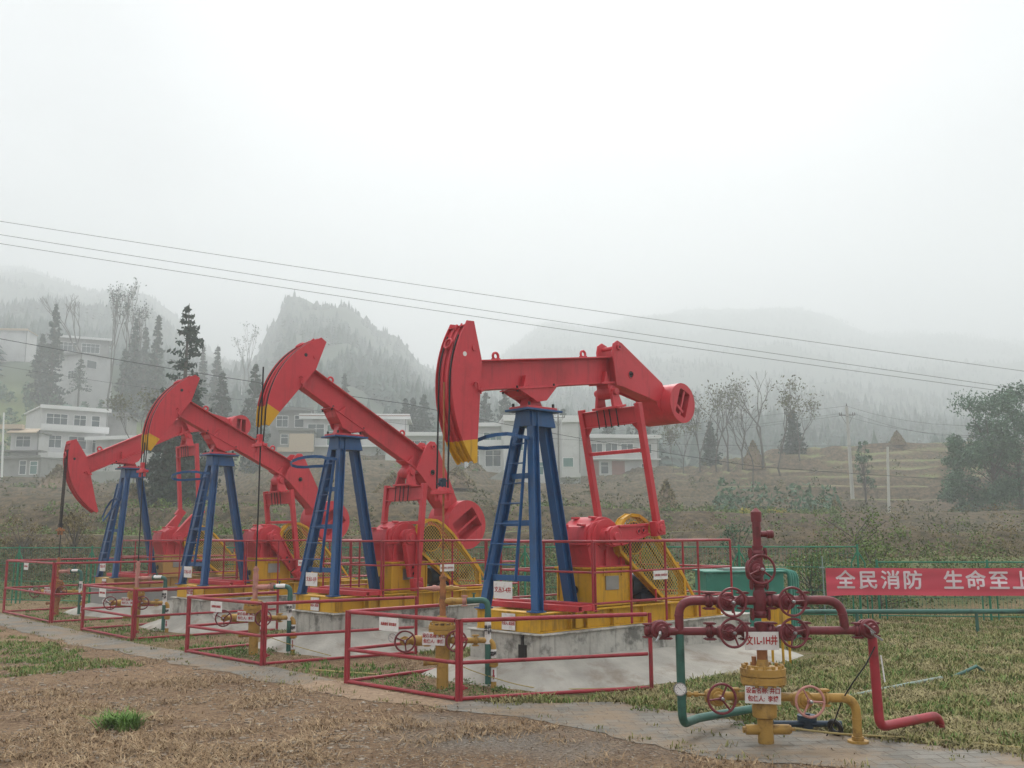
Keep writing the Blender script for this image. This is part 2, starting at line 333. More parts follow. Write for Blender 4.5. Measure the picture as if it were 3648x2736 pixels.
# ------------------------------------------------------------------ terrain
DS = [26, 35, 50, 70, 90, 110, 130, 160, 200, 280, 400, 600, 900, 1300]
TAB = {
 -1200: [0, 1.6, 3.0, 4.6, 6.2, 7.6, 12, 24, 42, 66, 98, 162, 262, 372],
 0:    [0, 1.6, 3.0, 4.6, 6.2, 7.6, 11, 22, 37, 58, 90, 152, 250, 368],
 400:  [0, 1.6, 3.0, 4.6, 6.2, 7.8, 9.8, 18, 33, 52, 84, 144, 232, 300],
 800:  [0, 1.6, 3.0, 4.6, 6.2, 7.8, 9.8, 14, 23, 40, 65, 106, 165, 220],
 880:  [0, 1.6, 3.0, 4.6, 6.4, 8.4, 10.4, 15, 23, 40, 66, 110, 140, 190],
 960:  [0, 1.6, 3.0, 4.6, 6.8, 9.0, 11.4, 15, 23, 42, 72, 140, 130, 170],
 1010: [0, 1.6, 3.0, 4.6, 7.0, 9.5, 12.0, 16, 24, 46, 82, 160, 135, 165],
 1200: [0, 1.6, 3.0, 4.6, 7.2, 10.0, 12.5, 17, 25, 46, 82, 150, 135, 165],
 1380: [0, 1.6, 3.0, 4.6, 6.9, 9.5, 12.2, 16, 23, 42, 72, 127, 135, 170],
 1550: [0, 1.6, 3.0, 4.6, 6.6, 9.0, 12.0, 16, 22, 36, 56, 100, 140, 190],
 2000: [0, 1.6, 2.8, 4.2, 5.6, 7.2, 9.5, 13, 18, 30, 50, 94, 176, 286],
 2400: [0.3, 1.4, 2.4, 3.6, 5.0, 7.6, 11.0, 12, 15, 28, 48, 92, 178, 305],
 2800: [0.8, 1.4, 2.2, 3.2, 4.6, 8.5, 13.0, 13, 14, 26, 47, 92, 182, 312],
 3200: [1.0, 1.5, 2.2, 3.0, 4.4, 8.5, 14.2, 14, 14, 24, 45, 86, 164, 272],
 3648: [1.0, 1.5, 2.2, 3.0, 4.6, 9.0, 14.4, 15, 15, 24, 44, 85, 160, 264],
 4800: [1.0, 1.5, 2.2, 3.0, 4.8, 9.5, 15.0, 16, 18, 28, 50, 90, 165, 270]}
PXS = sorted(TAB); TZ = np.array([TAB[p] for p in PXS])
LD = np.log(np.array(DS, float))
def smooth01(t): t = max(0.0, min(1.0, t)); return t * t * (3 - 2 * t)
def pad_edge(px): return float(np.interp(px, [-1200, 0, 3150, 3648, 4800], [32, 27.0, 20.6, 22.6, 26]))
def raw_h(D, lat):
    px = 1824 + 3400 * lat / max(D, 8.0)
    px = max(-1190, min(4790, px))
    i = max(0, min(len(PXS) - 2, int(np.searchsorted(PXS, px)) - 1)); tx = smooth01((px - PXS[i]) / (PXS[i + 1] - PXS[i]))
    e = pad_edge(px)
    if D <= e: return 0.0, px
    D2 = max(D, 26.0); l = math.log(min(D2, 1300)); j = max(0, min(len(DS) - 2, int(np.searchsorted(LD, l)) - 1)); ty = (l - LD[j]) / (LD[j + 1] - LD[j])
    a = TZ[i, j] * (1 - ty) + TZ[i, j + 1] * ty; b = TZ[i + 1, j] * (1 - ty) + TZ[i + 1, j + 1] * ty
    z = a * (1 - tx) + b * tx
    return z * smooth01((D - e) / 5.0), px
TERR = [0.0, 0.5]
def height(D, lat):
    z, px = raw_h(D, lat); TERR[0] = 0.0; TERR[1] = 0.5
    if z == 0.0: return 0.0
    n = noise.noise(V((D * 0.035, lat * 0.03, 3.1)))
    if D < 175:
        k = smooth01((D - 27) / 6) * smooth01((175 - D) / 40)
        st = 1.5
        q = z / st + n * 0.55; fl = math.floor(q); fr = q - fl
        t = fl + smooth01((fr - 0.70) / 0.22) + 0.12 * fr
        TERR[0] = k * smooth01((fr - 0.62) / 0.08) * smooth01((1.0 - fr) / 0.07); TERR[1] = 0.5 + 0.5 * math.sin(fl * 37.7 + math.floor(lat / (D * 0.16) + n * 2) * 5.3)
        z = z * (1 - k) + (t - n * 0.55) * st * k
        z += 0.10 * noise.noise(V((D * 0.4, lat * 0.4, 0))) * smooth01((D - 23) / 4)
    else:
        z += noise.noise(V((D * 0.012, lat * 0.012, 9))) * min(14, D * 0.02) + noise.noise(V((D * 0.04, lat * 0.04, 5))) * min(5, D * 0.01)
    return z
def hz(p):
    D = p[0] * FW.x + p[1] * FW.y; l = p[0] * RT.x + p[1] * RT.y
    return height(D, l)

rows = list(np.linspace(-30, 2, 9)) + list(np.linspace(3, 22, 77)) + list(np.linspace(22.3, 60, 110)) + list(np.geomspace(60.6, 180, 110)) + list(np.geomspace(184, 1300, 90))
us = np.linspace(-1.15, 1.15, 360)
nc = len(us); vs = np.zeros((len(rows) * nc, 3), np.float32); zone = np.zeros((len(rows) * nc, 4), np.float32); terr = np.zeros((len(rows) * nc, 4), np.float32)
def path_x(y):    # near and far edge of the paved path at row position y
    n = float(np.interp(y, [-3, 2, 3.8, 4.7, 5.4, 6.5, 7.2, 8.0, 9.0, 11, 14, 16.5, 21, 27], [9.0, 7.5, 6.95, 6.55, 6.55, 6.66, 6.6, 6.35, 6.1, 6.05, 5.98, 5.8, 5.9, 6.1]))
    f = float(np.interp(y, [-3, 3, 4.6, 6.9, 7.7, 10, 12, 16, 22, 27], [10.2, 8.35, 8.05, 7.9, 7.0, 6.72, 6.72, 6.6, 6.75, 7.0])); return n, f
for i, D in enumerate(rows):
    for j, u in enumerate(us):
        lat = u * (max(D, 0) + 22 * math.exp(-max(D, 0) / 30.0)); z = height(D, lat) if D > 15 else 0.0
        terr[i * nc + j] = (TERR[0] if D > 15 else 0, TERR[1], 0, 1)
        p = FW * D + RT * lat; vs[i * nc + j] = (p.x, p.y, z)
        px = 1824 + 3400 * lat / max(D, 1.0); nn = noise.fractal(V((p.x * 0.22, p.y * 0.22, 1)), 1.0, 2.0, 4); n2 = noise.fractal(V((p.x * 0.6, p.y * 0.6, 7)), 1.0, 2.0, 3)
        g = gr = hay = fo = 0.0
        if D < pad_edge(px) + 1:
            if p.x > path_x(p.y)[1] - 0.1: g = 0.45 + nn * 0.7; hay = 0.55 + n2 * 0.5; 
            else: g = smooth01((nn - 0.02) * 3) * smooth01((p.y - 12.5) / 3) * smooth01((5.6 - p.x) / 1) * 0.9
            gx, gy = p.x - 5.9, p.y - 5.6; gr = smooth01(0.95 - math.sqrt((gx / 1.4) ** 2 + (gy / 1.1) ** 2) + n2 * 1.3) * 0.85
            if 7 < p.x < 9 and p.y > 8: g *= 0.4; hay *= 0.4
        else:
            g = smooth01(0.35 + nn * 1.1 + (0.35 if 45 < D < 62 or D < 27 else 0)); hay = smooth01(0.4 + n2)
            fo = 0.5 + 0.5 * smooth01((D - 150) / 60)
        zone[i * nc + j] = (max(0, min(1, g)), gr, max(0, min(1, hay)), fo)
idx = np.arange((len(rows) - 1) * nc).reshape(len(rows) - 1, nc)[:, :-1]
fc = np.stack([idx, idx + 1, idx + nc + 1, idx + nc], -1).reshape(-1, 4)
m = bpy.data.materials.new('earth'); m.use_nodes = True; t = m.node_tree; b = t.nodes['Principled BSDF']; b.inputs['Roughness'].default_value = 0.9; b.inputs['Specular IOR Level'].default_value = 0.2
geo = N(t, 'ShaderNodeNewGeometry'); at_ = N(t, 'ShaderNodeVertexColor', layer_name='zone'); sp = N(t, 'ShaderNodeSeparateColor'); t.links.new(at_.outputs[0], sp.inputs[0])
def tn(t, vec, scale, detail=6, rough=0.6):
    n = N(t, 'ShaderNodeTexNoise'); n.inputs['Scale'].default_value = scale; n.inputs['Detail'].default_value = detail; n.inputs['Roughness'].default_value = rough
    t.links.new(vec, n.inputs['Vector']); return n.outputs['Fac']
def mrange(t, x, a, b, c=0.0, d=1.0):
    n = N(t, 'ShaderNodeMapRange'); n.inputs[1].default_value = a; n.inputs[2].default_value = b; n.inputs[3].default_value = c; n.inputs[4].default_value = d
    t.links.new(x, n.inputs[0]); return n.outputs[0]
def mth(t, op, a, b):
    n = N(t, 'ShaderNodeMath', operation=op)
    for k, q in enumerate((a, b)):
        if isinstance(q, (int, float)): n.inputs[k].default_value = q
        else: t.links.new(q, n.inputs[k])
    return n.outputs[0]
def mixc(t, f, a, b):
    n = N(t, 'ShaderNodeMix', data_type='RGBA')
    for k, q in (('Factor', f), ('A', a), ('B', b)):
        if isinstance(q, tuple): n.inputs[k].default_value = (*q, 1)
        elif isinstance(q, (int, float)): n.inputs[k].default_value = q
        else: t.links.new(q, n.inputs[k])
    return n.outputs['Result']
P_ = geo.outputs['Position']
fine = tn(t, P_, 14, 8, 0.7); mid = tn(t, P_, 2.2, 8, 0.65); big = tn(t, P_, 0.5, 6)
dirt = mixc(t, mrange(t, mid, 0.35, 0.65), (0.245, 0.15, 0.085), (0.39, 0.26, 0.155))
dirt = mixc(t, mrange(t, tn(t, P_, 0.9, 6, 0.6), 0.50, 0.62, 0, 0.75), dirt, (0.20, 0.125, 0.075))
dirt = mixc(t, mrange(t, fine, 0.48, 0.64), dirt, (0.48, 0.335, 0.205))
dirt = mixc(t, mrange(t, tn(t, P_, 22, 8, 0.7), 0.56, 0.62, 0, 0.85), dirt, (0.10, 0.065, 0.042))  # dark specks: small shadows of clods, put into the earth colour
grav = mixc(t, mrange(t, tn(t, P_, 38, 6, 0.7), 0.4, 0.62), (0.22, 0.195, 0.16), (0.46, 0.44, 0.40))
grs = mixc(t, mrange(t, fine, 0.38, 0.62), (0.10, 0.115, 0.035), (0.26, 0.26, 0.10))
hayc = mixc(t, mrange(t, fine, 0.38, 0.62), (0.18, 0.15, 0.065), (0.38, 0.31, 0.16))
c1 = mixc(t, mth(t, 'MULTIPLY', sp.outputs[2], mrange(t, mid, 0.42, 0.55)), dirt, hayc)
c1 = mixc(t, mth(t, 'MULTIPLY', sp.outputs[0], mrange(t, tn(t, P_, 3.5, 8, 0.7), 0.36, 0.58)), c1, grs)
c1 = mixc(t, sp.outputs[1], c1, grav)
# exposed soil on the terrace risers
sn = N(t, 'ShaderNodeSeparateXYZ'); t.links.new(geo.outputs['True Normal'], sn.inputs[0])
tv_ = N(t, 'ShaderNodeVertexColor', layer_name='terrace'); ts_ = N(t, 'ShaderNodeSeparateColor'); t.links.new(tv_.outputs[0], ts_.inputs[0])
steep = mrange(t, mth(t, 'ADD', ts_.outputs[0], mth(t, 'MULTIPLY', mth(t, 'SUBTRACT', mid, 0.5), 1.6)), 0.25, 0.6)
soil = mixc(t, mrange(t, mid, 0.4, 0.62), (0.045, 0.034, 0.022), (0.16, 0.11, 0.066))
fldc = mixc(t, mrange(t, mth(t, 'ADD', ts_.outputs[1], mth(t, 'MULTIPLY', mth(t, 'SUBTRACT', tn(t, P_, 0.25, 8, 0.7), 0.5), 2.0)), -0.25, 0.35), (0.205, 0.175, 0.09), mixc(t, mrange(t, fine, 0.35, 0.65), (0.075, 0.11, 0.035), (0.23, 0.28, 0.095)))
fldc = mixc(t, mrange(t, tn(t, P_, 5, 8, 0.75), 0.55, 0.65, 0, 0.7), fldc, (0.28, 0.23, 0.15))
c1 = mixc(t, mrange(t, at_.outputs[1], 0.0, 0.5), c1, fldc)
c1 = mixc(t, mth(t, 'MULTIPLY', steep, 0.9), c1, soil); c1 = mixc(t, mrange(t, at_.outputs[1], 0.5, 1.0), c1, (0.05, 0.075, 0.05))
t.links.new(c1, b.inputs['Base Color'])
bp = N(t, 'ShaderNodeBump'); bp.inputs['Strength'].default_value = 1.0; bp.inputs['Distance'].default_value = 0.10
hsum = mth(t, 'ADD', mid, mth(t, 'MULTIPLY', tn(t, P_, 13, 10, 0.8), 0.9)); t.links.new(hsum, bp.inputs['Height']); t.links.new(bp.outputs[0], b.inputs['Normal'])
gnd = npmesh('ground', vs, fc, m, smooth=True, kind='structure')
ca = gnd.data.color_attributes.new('zone', 'FLOAT_COLOR', 'POINT'); ca.data.foreach_set('color', zone.ravel())
ca = gnd.data.color_attributes.new('terrace', 'FLOAT_COLOR', 'POINT'); ca.data.foreach_set('color', terr.ravel())

# paved path: one thin sheet, grey hexagonal pavers with earth in the joints
mp_ = bpy.data.materials.new('grey_pavers'); mp_.use_nodes = True; t = mp_.node_tree; b = t.nodes['Principled BSDF']; b.inputs['Roughness'].default_value = 0.8; b.inputs['Specular IOR Level'].default_value = 0.3
geo = N(t, 'ShaderNodeNewGeometry'); P_ = geo.outputs['Position']
nzv = N(t, 'ShaderNodeTexNoise'); nzv.inputs['Scale'].default_value = 3.0; t.links.new(P_, nzv.inputs['Vector'])
mpp = N(t, 'ShaderNodeMapping'); mpp.inputs['Rotation'].default_value = (0, 0, R(38)); t.links.new(P_, mpp.inputs[0])
vadd = N(t, 'ShaderNodeMix', data_type='VECTOR'); vadd.inputs['Factor'].default_value = 0.03; t.links.new(mpp.outputs[0], vadd.inputs['A']); t.links.new(nzv.outputs['Color'], vadd.inputs['B'])
br = N(t, 'ShaderNodeTexBrick'); br.inputs['Scale'].default_value = 1.0; br.inputs['Brick Width'].default_value = 0.24; br.inputs['Row Height'].default_value = 0.14; br.inputs['Mortar Size'].default_value = 0.006; br.inputs['Mortar Smooth'].default_value = 0.3
br.inputs['Color1'].default_value = (0.225, 0.212, 0.182, 1); br.inputs['Color2'].default_value = (0.165, 0.155, 0.132, 1); br.inputs['Mortar'].default_value = (0.12, 0.10, 0.075, 1)
t.links.new(vadd.outputs['Result'], br.inputs['Vector'])
dirtc = mixc(t, mrange(t, tn(t, P_, 14, 8, 0.7), 0.35, 0.65), (0.21, 0.135, 0.08), (0.40, 0.29, 0.19))
cst = mixc(t, mrange(t, tn(t, P_, 1.6, 8, 0.7), 0.44, 0.60, 0, 0.9), br.outputs['Color'], (0.25, 0.185, 0.12))
sy_ = N(t, 'ShaderNodeSeparateXYZ'); t.links.new(P_, sy_.inputs[0])
bury = mth(t, 'MULTIPLY', mrange(t, sy_.outputs[1], 7.6, 8.3), mrange(t, sy_.outputs[1], 11.0, 10.0))
bury = mrange(t, mth(t, 'ADD', bury, mth(t, 'MULTIPLY', mth(t, 'SUBTRACT', tn(t, P_, 2.5, 8, 0.7), 0.5), 2.0)), 0.55, 0.8)
cst = mixc(t, bury, cst, dirtc)
cst = mixc(t, mrange(t, tn(t, P_, 9, 8, 0.7), 0.56, 0.68, 0, 0.8), cst, (0.10, 0.085, 0.065))
t.links.new(cst, b.inputs['Base Color'])
bp = N(t, 'ShaderNodeBump'); bp.inputs['Strength'].default_value = 0.6; bp.inputs['Distance'].default_value = 0.012
t.links.new(mth(t, 'ADD', mth(t, 'SUBTRACT', 1.0, br.outputs['Fac']), tn(t, P_, 25, 6)), bp.inputs['Height']); t.links.new(bp.outputs[0], b.inputs['Normal'])
pv = []; pf = []
ys = np.arange(-2.5, 26.6, 0.15)
for i, y in enumerate(ys):
    n, f = path_x(y); n += 0.16 * noise.noise(V((y * 1.4, 0, 0))) + 0.09 * noise.noise(V((y * 5, 0, 3))); f += 0.09 * noise.noise(V((y * 1.4, 5, 0)))
    for k in range(5): pv.append((n + (f - n) * k / 4, y, 0.006))
    if i:
        for k in range(4): q = (i - 1) * 5 + k; pf.append((q, q + 1, q + 6, q + 5))
npmesh('paved_path', pv, pf, mp_, kind='structure')
# ------------------------------------------------------------------ pumping units
PUMPS = [ # name, X of the well line, Y, beam angle (tail up), crank pin, colours, sign text, label
 dict(x=7.27, y=8.9, th=8.1, pin=(3.34, 1.83), body=YEL, tip=YEL, txt='文丛3-4井', sg=1,
      lab='pumpjack behind the front railing, beam nearly level and tail drum in front of misty hillside'),
 dict(x=7.27, y=13.37, th=-27.9, pin=(2.60, 0.95), body=YEL, tip=YEL, txt='文丛3-3井', sg=1,
      lab='pumpjack with red head raised high, next behind the level-beamed pumpjack, its tail drum low'),
 dict(x=7.35, y=18.0, th=-25.0, pin=(3.04, 0.99), body=YEL, tip=YEL, txt='文丛3-2井', sg=1,
      lab='pumpjack with yellow-tipped head raised, third from the front, crossing before the tall conifer'),
 dict(x=7.55, y=22.94, th=26.2, pin=(2.97, 2.33), body=YELF, tip=RED, txt='文丛3-1井', sg=0,
      lab='farthest pumpjack, all-red head dipped low with no yellow tip and tail drum raised')]
PIV = (1.42, 3.56)
def gear_dome(): return [(2.17, 1.63), (2.17, 1.76), (2.21, 1.85)] + [(2.56 + 0.325 * cos(R(g)), 1.66 + 0.325 * sin(R(g))) for g in range(135, 25, -11)] + [(2.98, 1.74), (3.06, 1.63)]
def make_pump(P):
    body = P['body']
    t = thing('pumpjack', P['lab'], 'pumpjack', (P['x'], P['y'], 0), 0, 'pumpjacks in a row')
    # skid of yellow I-beams
    m = MB()
    for y in (-0.5, 0.5): m.ibeam((1.05, y, 0.695), (4.78, y, 0.695), 0.13, 0.235, 0.014, 0.012)
    m.chan((1.05, -0.57, 0.695), (1.05, 0.57, 0.695), 0.12, 0.235, 0.014, side=-1)
    m.box((0.985, -0.58, 0.578), (1.30, 0.58, 0.59)); m.box((0.985, -0.60, 0.80), (1.16, 0.60, 0.816))
    for x in (1.9, 2.6, 3.3, 4.0, 4.7): m.ibeam((x, -0.43, 0.69), (x, 0.43, 0.69), 0.10, 0.2, 0.012, 0.01)
    for x in (1.55, 1.85, 2.35, 2.95, 3.55, 4.15, 4.72):
        for s in (-1, 1): m.box((x - 0.006, s * 0.5 - 0.06, 0.592), (x + 0.006, s * 0.5 + 0.06, 0.798))
    m.box((1.62, -0.568, 0.60), (1.74, -0.56, 0.79))
    m.build('skid_frame', body, t, bevel=0.003)
    # gearbox stand
    m = MB(); m.box((2.25, -0.32, 0.83), (2.97, 0.32, 1.30)); m.box((2.21, -0.35, 0.815), (3.01, 0.35, 0.832)); m.box((2.20, -0.36, 1.295), (3.05, 0.36, 1.318))
    m.box((2.42, -0.345, 1.2), (2.44, -0.318, 1.29)); m.box((2.78, -0.345, 1.2), (2.80, -0.318, 1.29))
    for x in (2.245, 2.955): m.box((x - 0.012, -0.345, 0.833), (x + 0.012, -0.32, 1.294))
    for s in (-1, 1): m.box((2.225, s * 0.33 - 0.012, 0.833), (2.249, s * 0.33 + 0.012, 1.294))
    st = m.build('gearbox_stand', body, t, bevel=0.004)
    m = MB(); m.cyl((2.243, 0.02, 1.02), (2.235, 0.02, 1.02), 0.055, n=20); m.build('hand_hole', BLACK, st)
    m = MB(); m.box((2.47, -0.33, 1.02), (2.73, -0.318, 1.20)); m.build('nameplate', STEEL, st)
    # gearbox
    m = MB(); m.prism([(2.27, 1.32), (2.95, 1.32), (3.04, 1.63), (2.18, 1.63)], -0.26, 0.26); m.prism([(2.14, 1.61), (3.12, 1.61), (3.12, 1.645), (2.14, 1.645)], -0.31, 0.31)
    m.prism(gear_dome(), -0.23, 0.23); m.prism([(2.2, 1.645), (2.22, 1.80), (2.3, 1.90), (2.5, 1.945), (2.66, 1.92), (2.80, 1.84), (2.98, 1.72), (3.0, 1.645)], -0.27, -0.231)
    for s in (-1, 1):
        m.prism([(2.55 + 0.30 * cos(R(g)), 1.646 + 0.31 * sin(R(g))) for g in range(180, -1, -12)], s * 0.271, s * 0.292)
        m.lathe((2.52, s * 0.22, 1.72), (0, s, 0), [(0, 0.17), (0.06, 0.17), (0.06, 0.12), (0.17, 0.10)], 24)
        for a in (35, 90, 145): m.bar((2.52 + 0.1 * cos(R(a)), s * 0.255, 1.72 + 0.1 * sin(R(a))), (2.52 + 0.30 * cos(R(a)), s * 0.255, 1.70 + 0.24 * sin(R(a))), 0.02, 0.035)
        for x in (2.33, 2.56, 2.86): m.prism([(x - 0.05, 1.33), (x + 0.05, 1.33), (x + 0.02, 1.60), (x - 0.02, 1.60)], s * 0.262, s * 0.30)
    for x, z in ((2.19, 1.87), (2.42, 1.97)): m.bar((x, -0.20, z), (x, -0.12, z + 0.01), 0.10, 0.03); m.bar((x, 0.12, z), (x, 0.20, z), 0.10, 0.03)
    for x in (2.2, 2.3, 2.75, 3.05): m.cyl((x, -0.285, 1.58), (x, -0.285, 1.69), 0.014, n=8)
    m.box((2.24, -0.34, 1.318), (3.02, 0.34, 1.335)); m.lathe((2.93, -0.30, 1.62), (0, 1, 0), [(0, 0.04), (0.6, 0.04)], 12)
    m.build('gearbox', RED, t, bevel=0.006)
    # cranks
    px_, pz_ = P['pin']; hx, hz_ = 2.52, 1.72; d = V((px_ - hx, 0, pz_ - hz_)); L = d.length; d.normalize(); up = V((-d.z, 0, d.x))
    for s in (-1, 1):
        m = MB(); y0 = s * 0.40
        def cp(a, b): q = V((hx, 0, hz_)) + d * a + up * b; return (q.x, q.z)
        m.prism([cp(-0.13, -0.09), cp(-0.05, -0.135), cp(0.12, -0.13), cp(L - 0.12, -0.075), cp(L - 0.10, 0.075), cp(0.12, 0.13), cp(-0.05, 0.135), cp(-0.13, 0.09)], y0, y0 + s * 0.055)
        for b in (-0.10, 0.10): m.bar(V((hx, y0 + s * 0.035, hz_)) + d * 0.10 + up * b * 1.2, V((hx, y0 + s * 0.035, hz_)) + d * (L - 0.12) + up * b * 0.65, 0.035, 0.10, up=(0, 1, 0))
        m.lathe((hx, y0 - s * 0.01, hz_), (0, s, 0), [(0, 0.125), (0.09, 0.125), (0.09, 0.06), (0.12, 0.055)], 24)
        for a in (0.50, 0.60): m.torus(V((hx, y0 + s * 0.062, hz_)) + d * a, (0, 1, 0), 0.034, 0.013, 18, 6)
        ck = m.build('crank_arm', RED, t, bevel=0.005)
        m = MB()
        for a in (0.50, 0.60): q = V((hx, 0, hz_)) + d * a; m.cyl((q.x, y0 + s * 0.048, q.z), (q.x, y0 + s * 0.058, q.z), 0.028, n=14)
        m.build('crank_hole', BLACK, ck)
        m = MB(); c = V((px_, s * 0.53, pz_)); m.bar(c - d * 0.10, c + d * 0.10, 0.11, 0.20, up=up)
        m.lathe((px_, s * 0.58, pz_), (0, s, 0), [(0, 0.092), (0.022, 0.092), (0.022, 0.05), (0.045, 0.045)], 20)
        for a in range(6): m.cyl(c + d * 0.075 * cos(a * pi / 3) + up * 0.075 * sin(a * pi / 3) + V((0, s * 0.06, 0)), c + d * 0.075 * cos(a * pi / 3) + up * 0.075 * sin(a * pi / 3) + V((0, s * 0.085, 0)), 0.010, n=6)
        cb = m.build('crank_bearing', RED, t, bevel=0.006)
    # motor
    m = MB(); m.lathe((3.16, -0.10, 1.06), (1, 0, 0), [(0, 0.05), (0, 0.135), (0.05, 0.155), (0.16, 0.155), (0.16, 0.145), (0.50, 0.145), (0.50, 0.155), (0.56, 0.14), (0.60, 0.05)], 28)
    for k in range(22): a = 2 * pi * k / 22; m.bar((3.33, -0.10 + 0.15 * cos(a), 1.06 + 0.15 * sin(a)), (3.65, -0.10 + 0.15 * cos(a), 1.06 + 0.15 * sin(a)), 0.006, 0.028, up=(0, cos(a), sin(a)))
    m.box((3.35, -0.17, 1.2), (3.55, -0.03, 1.27)); m.box((3.30, -0.24, 0.86), (3.66, 0.04, 0.93))
    m.build('motor', MOTOR, t, bevel=0.004)
    m = MB(); m.box((3.2, -0.35, 0.835), (4.0, 0.2, 0.858)); m.cyl((3.40, -0.42, 0.83), (3.40, -0.42, 1.0), 0.014, n=8); m.build('motor_plate', RED if body is YEL else body, t)
    # belt guard
    gp = [(3.64, 0.865), (4.14, 0.865), (4.13, 1.12), (3.5, 1.78), (3.30, 1.93), (3.14, 2.0), (2.98, 2.01), (2.84, 1.95), (2.74, 1.84), (2.70, 1.70), (2.74, 1.52)]
    gy0, gy1 = -0.37, -0.26; m = MB(); n = len(gp)
    for i in range(n):
        a, b2 = gp[i], gp[(i + 1) % n]
        m.bar((a[0], (gy0 + gy1) / 2, a[1]), (b2[0], (gy0 + gy1) / 2, b2[1]), abs(gy1 - gy0), 0.012, up=(a[1] - b2[1], 0, b2[0] - a[0]))
        for yy in (gy0, gy1): m.bar((a[0], yy, a[1]), (b2[0], yy, b2[1]), 0.012, 0.045, up=(a[1] - b2[1], 0, b2[0] - a[0]))
    m.bar((4.10, -0.31, 0.84), (4.05, -0.31, 1.35), 0.03, 0.03); m.bar((4.42, -0.31, 0.84), (4.06, -0.31, 1.30), 0.03, 0.03)
    m.box((3.55, -0.42, 0.83), (4.5, -0.22, 0.85)); m.torus((3.02, -0.38, 1.70), (0, 1, 0), 0.22, 0.006, 24, 6)
    bgd = m.build('belt_guard', YEL, t)
    m = MB(); m.prism(gp, gy0 + 0.004, gy0 + 0.007); m.build('guard_screen', HOLES, bgd)
    m = MB(); m.lathe((3.03, -0.335, 1.70), (0, 1, 0), [(0, 0.22), (0.06, 0.22)], 28); m.lathe((3.83, -0.335, 1.06), (0, 1, 0), [(0, 0.07), (0.06, 0.07)], 20)
    for z0, z1 in ((1.92, 1.13), (1.50, 0.99)): m.bar((3.08 if z0 > 1.8 else 2.95, -0.305, z0 - 0.005), (3.88 if z0 > 1.8 else 3.79, -0.305, z1), 0.05, 0.012)
    m.build('pulley_and_belts', BLACK, bgd)
    # tower: two front legs, one rear leg
    for s in (-1, 1):
        m = MB(); m.ibeam((1.04, s * 0.48, 0.82), (1.355, s * 0.10, 3.32), 0.11, 0.11, 0.012, 0.012, up=(1, 0, 0)); m.bar((1.02, s * 0.48, 0.822), (1.02, s * 0.48, 0.838), 0.17, 0.17)
        m.build('tower_leg', BLUE, t)
    m = MB(); m.ibeam((2.14, 0, 0.84), (1.64, 0, 3.30), 0.13, 0.13, 0.012, 0.012, up=(1, 0, 0.2)); m.bar((2.12, 0, 0.822), (2.12, 0, 0.84), 0.16, 0.2)
    m.build('tower_leg', BLUE, t)
    m = MB()
    m.hexa([(1.27, -0.16, 3.14), (1.75, -0.14, 3.14), (1.75, 0.14, 3.14), (1.27, 0.16, 3.14), (1.27, -0.13, 3.34), (1.70, -0.13, 3.34), (1.70, 0.13, 3.34), (1.27, 0.13, 3.34)])
    m.box((1.16, -0.22, 3.338), (1.80, 0.22, 3.366))
    m.build('tower_cap', BLUE, t, bevel=0.004)
    for z, hw, x in ((2.46, 0.215, 1.245), (1.86, 0.31, 1.17), (1.18, 0.42, 1.085)): m = MB(); m.box((x - 0.012, -hw, z), (x + 0.006, hw, z + 0.07)); m.build('cross_brace', BLUE, t)
    m = MB(); m.bar((0.97, -0.17, 1.18), (1.21, -0.13, 3.0), 0.045, 0.012, up=(0, 1, 0)); m.bar((0.99, 0.43, 1.18), (1.21, 0.13, 3.0), 0.035, 0.012, up=(0, 1, 0))
    ld = m.build('ladder', BLUE, t)
    for k in range(7):
        z = 1.38 + 0.255 * k; f = (z - 1.18) / 1.82; x = 0.98 + 0.24 * f; ya = -0.17 + 0.04 * f; yb = 0.43 - 0.30 * f
        m = MB(); m.tube([(x, ya, z), (x, yb, z)], 0.0095, 8); m.build('rung', BLUE, ld)
    m = MB(); pts = [(1.24, -0.16, 2.93), (1.08, -0.19, 2.93)] + [(0.84 + 0.30 * cos(a), 0.03 + 0.27 * sin(a), 2.93) for a in [R(-50 - 26 * i) for i in range(11)]] + [(1.08, 0.22, 2.93), (1.24, 0.18, 2.93)]
    if not P['sg']: pts = [(1.20, -0.14, 2.62), (1.12, -0.20, 2.60), (1.00, -0.22, 2.42), (0.90, -0.12, 2.2), (0.88, 0.02, 2.12), (0.92, 0.18, 2.2), (1.02, 0.24, 2.42), (1.12, 0.22, 2.60), (1.22, 0.16, 2.66)]
    if P['sg']: pts = [(x, y, z - 0.26 * y) for x, y, z in pts]
    for a, b2 in zip(pts, pts[1:]): m.bar(a, b2, 0.008, 0.045)
    m.build('safety_hoop', BLUE, t)
    # bearing on the tower top
    m = MB(); m.box((1.20, -0.18, 3.368), (1.74, 0.18, 3.40)); m.prism([(1.28, 3.40), (1.58, 3.40), (1.51, 3.53), (1.33, 3.53)], -0.07, 0.07)
    m.lathe((1.42, -0.13, 3.55), (0, 1, 0), [(0, 0.05), (0, 0.075), (0.05, 0.085), (0.21, 0.085), (0.26, 0.075), (0.26, 0.05)], 24)
    m.build('center_bearing', RED, t, bevel=0.006)
    for x in (1.25, 1.69):
        for y in (-0.15, 0.15): m = MB(); m.cyl((x, y, 3.39), (x, y, 3.45), 0.018, n=6); m.build('bearing_bolt', BLACK, t)
    # ---- moving beam, drawn level about the pivot then turned
    a = R(P['th']); ca_, sa_ = cos(a), sin(a)
    def B(x, y, z): return (PIV[0] + x * ca_ - z * sa_, y, PIV[1] + x * sa_ + z * ca_)
    def turn(mb): mb.v = [B(*q) for q in mb.v]; return mb
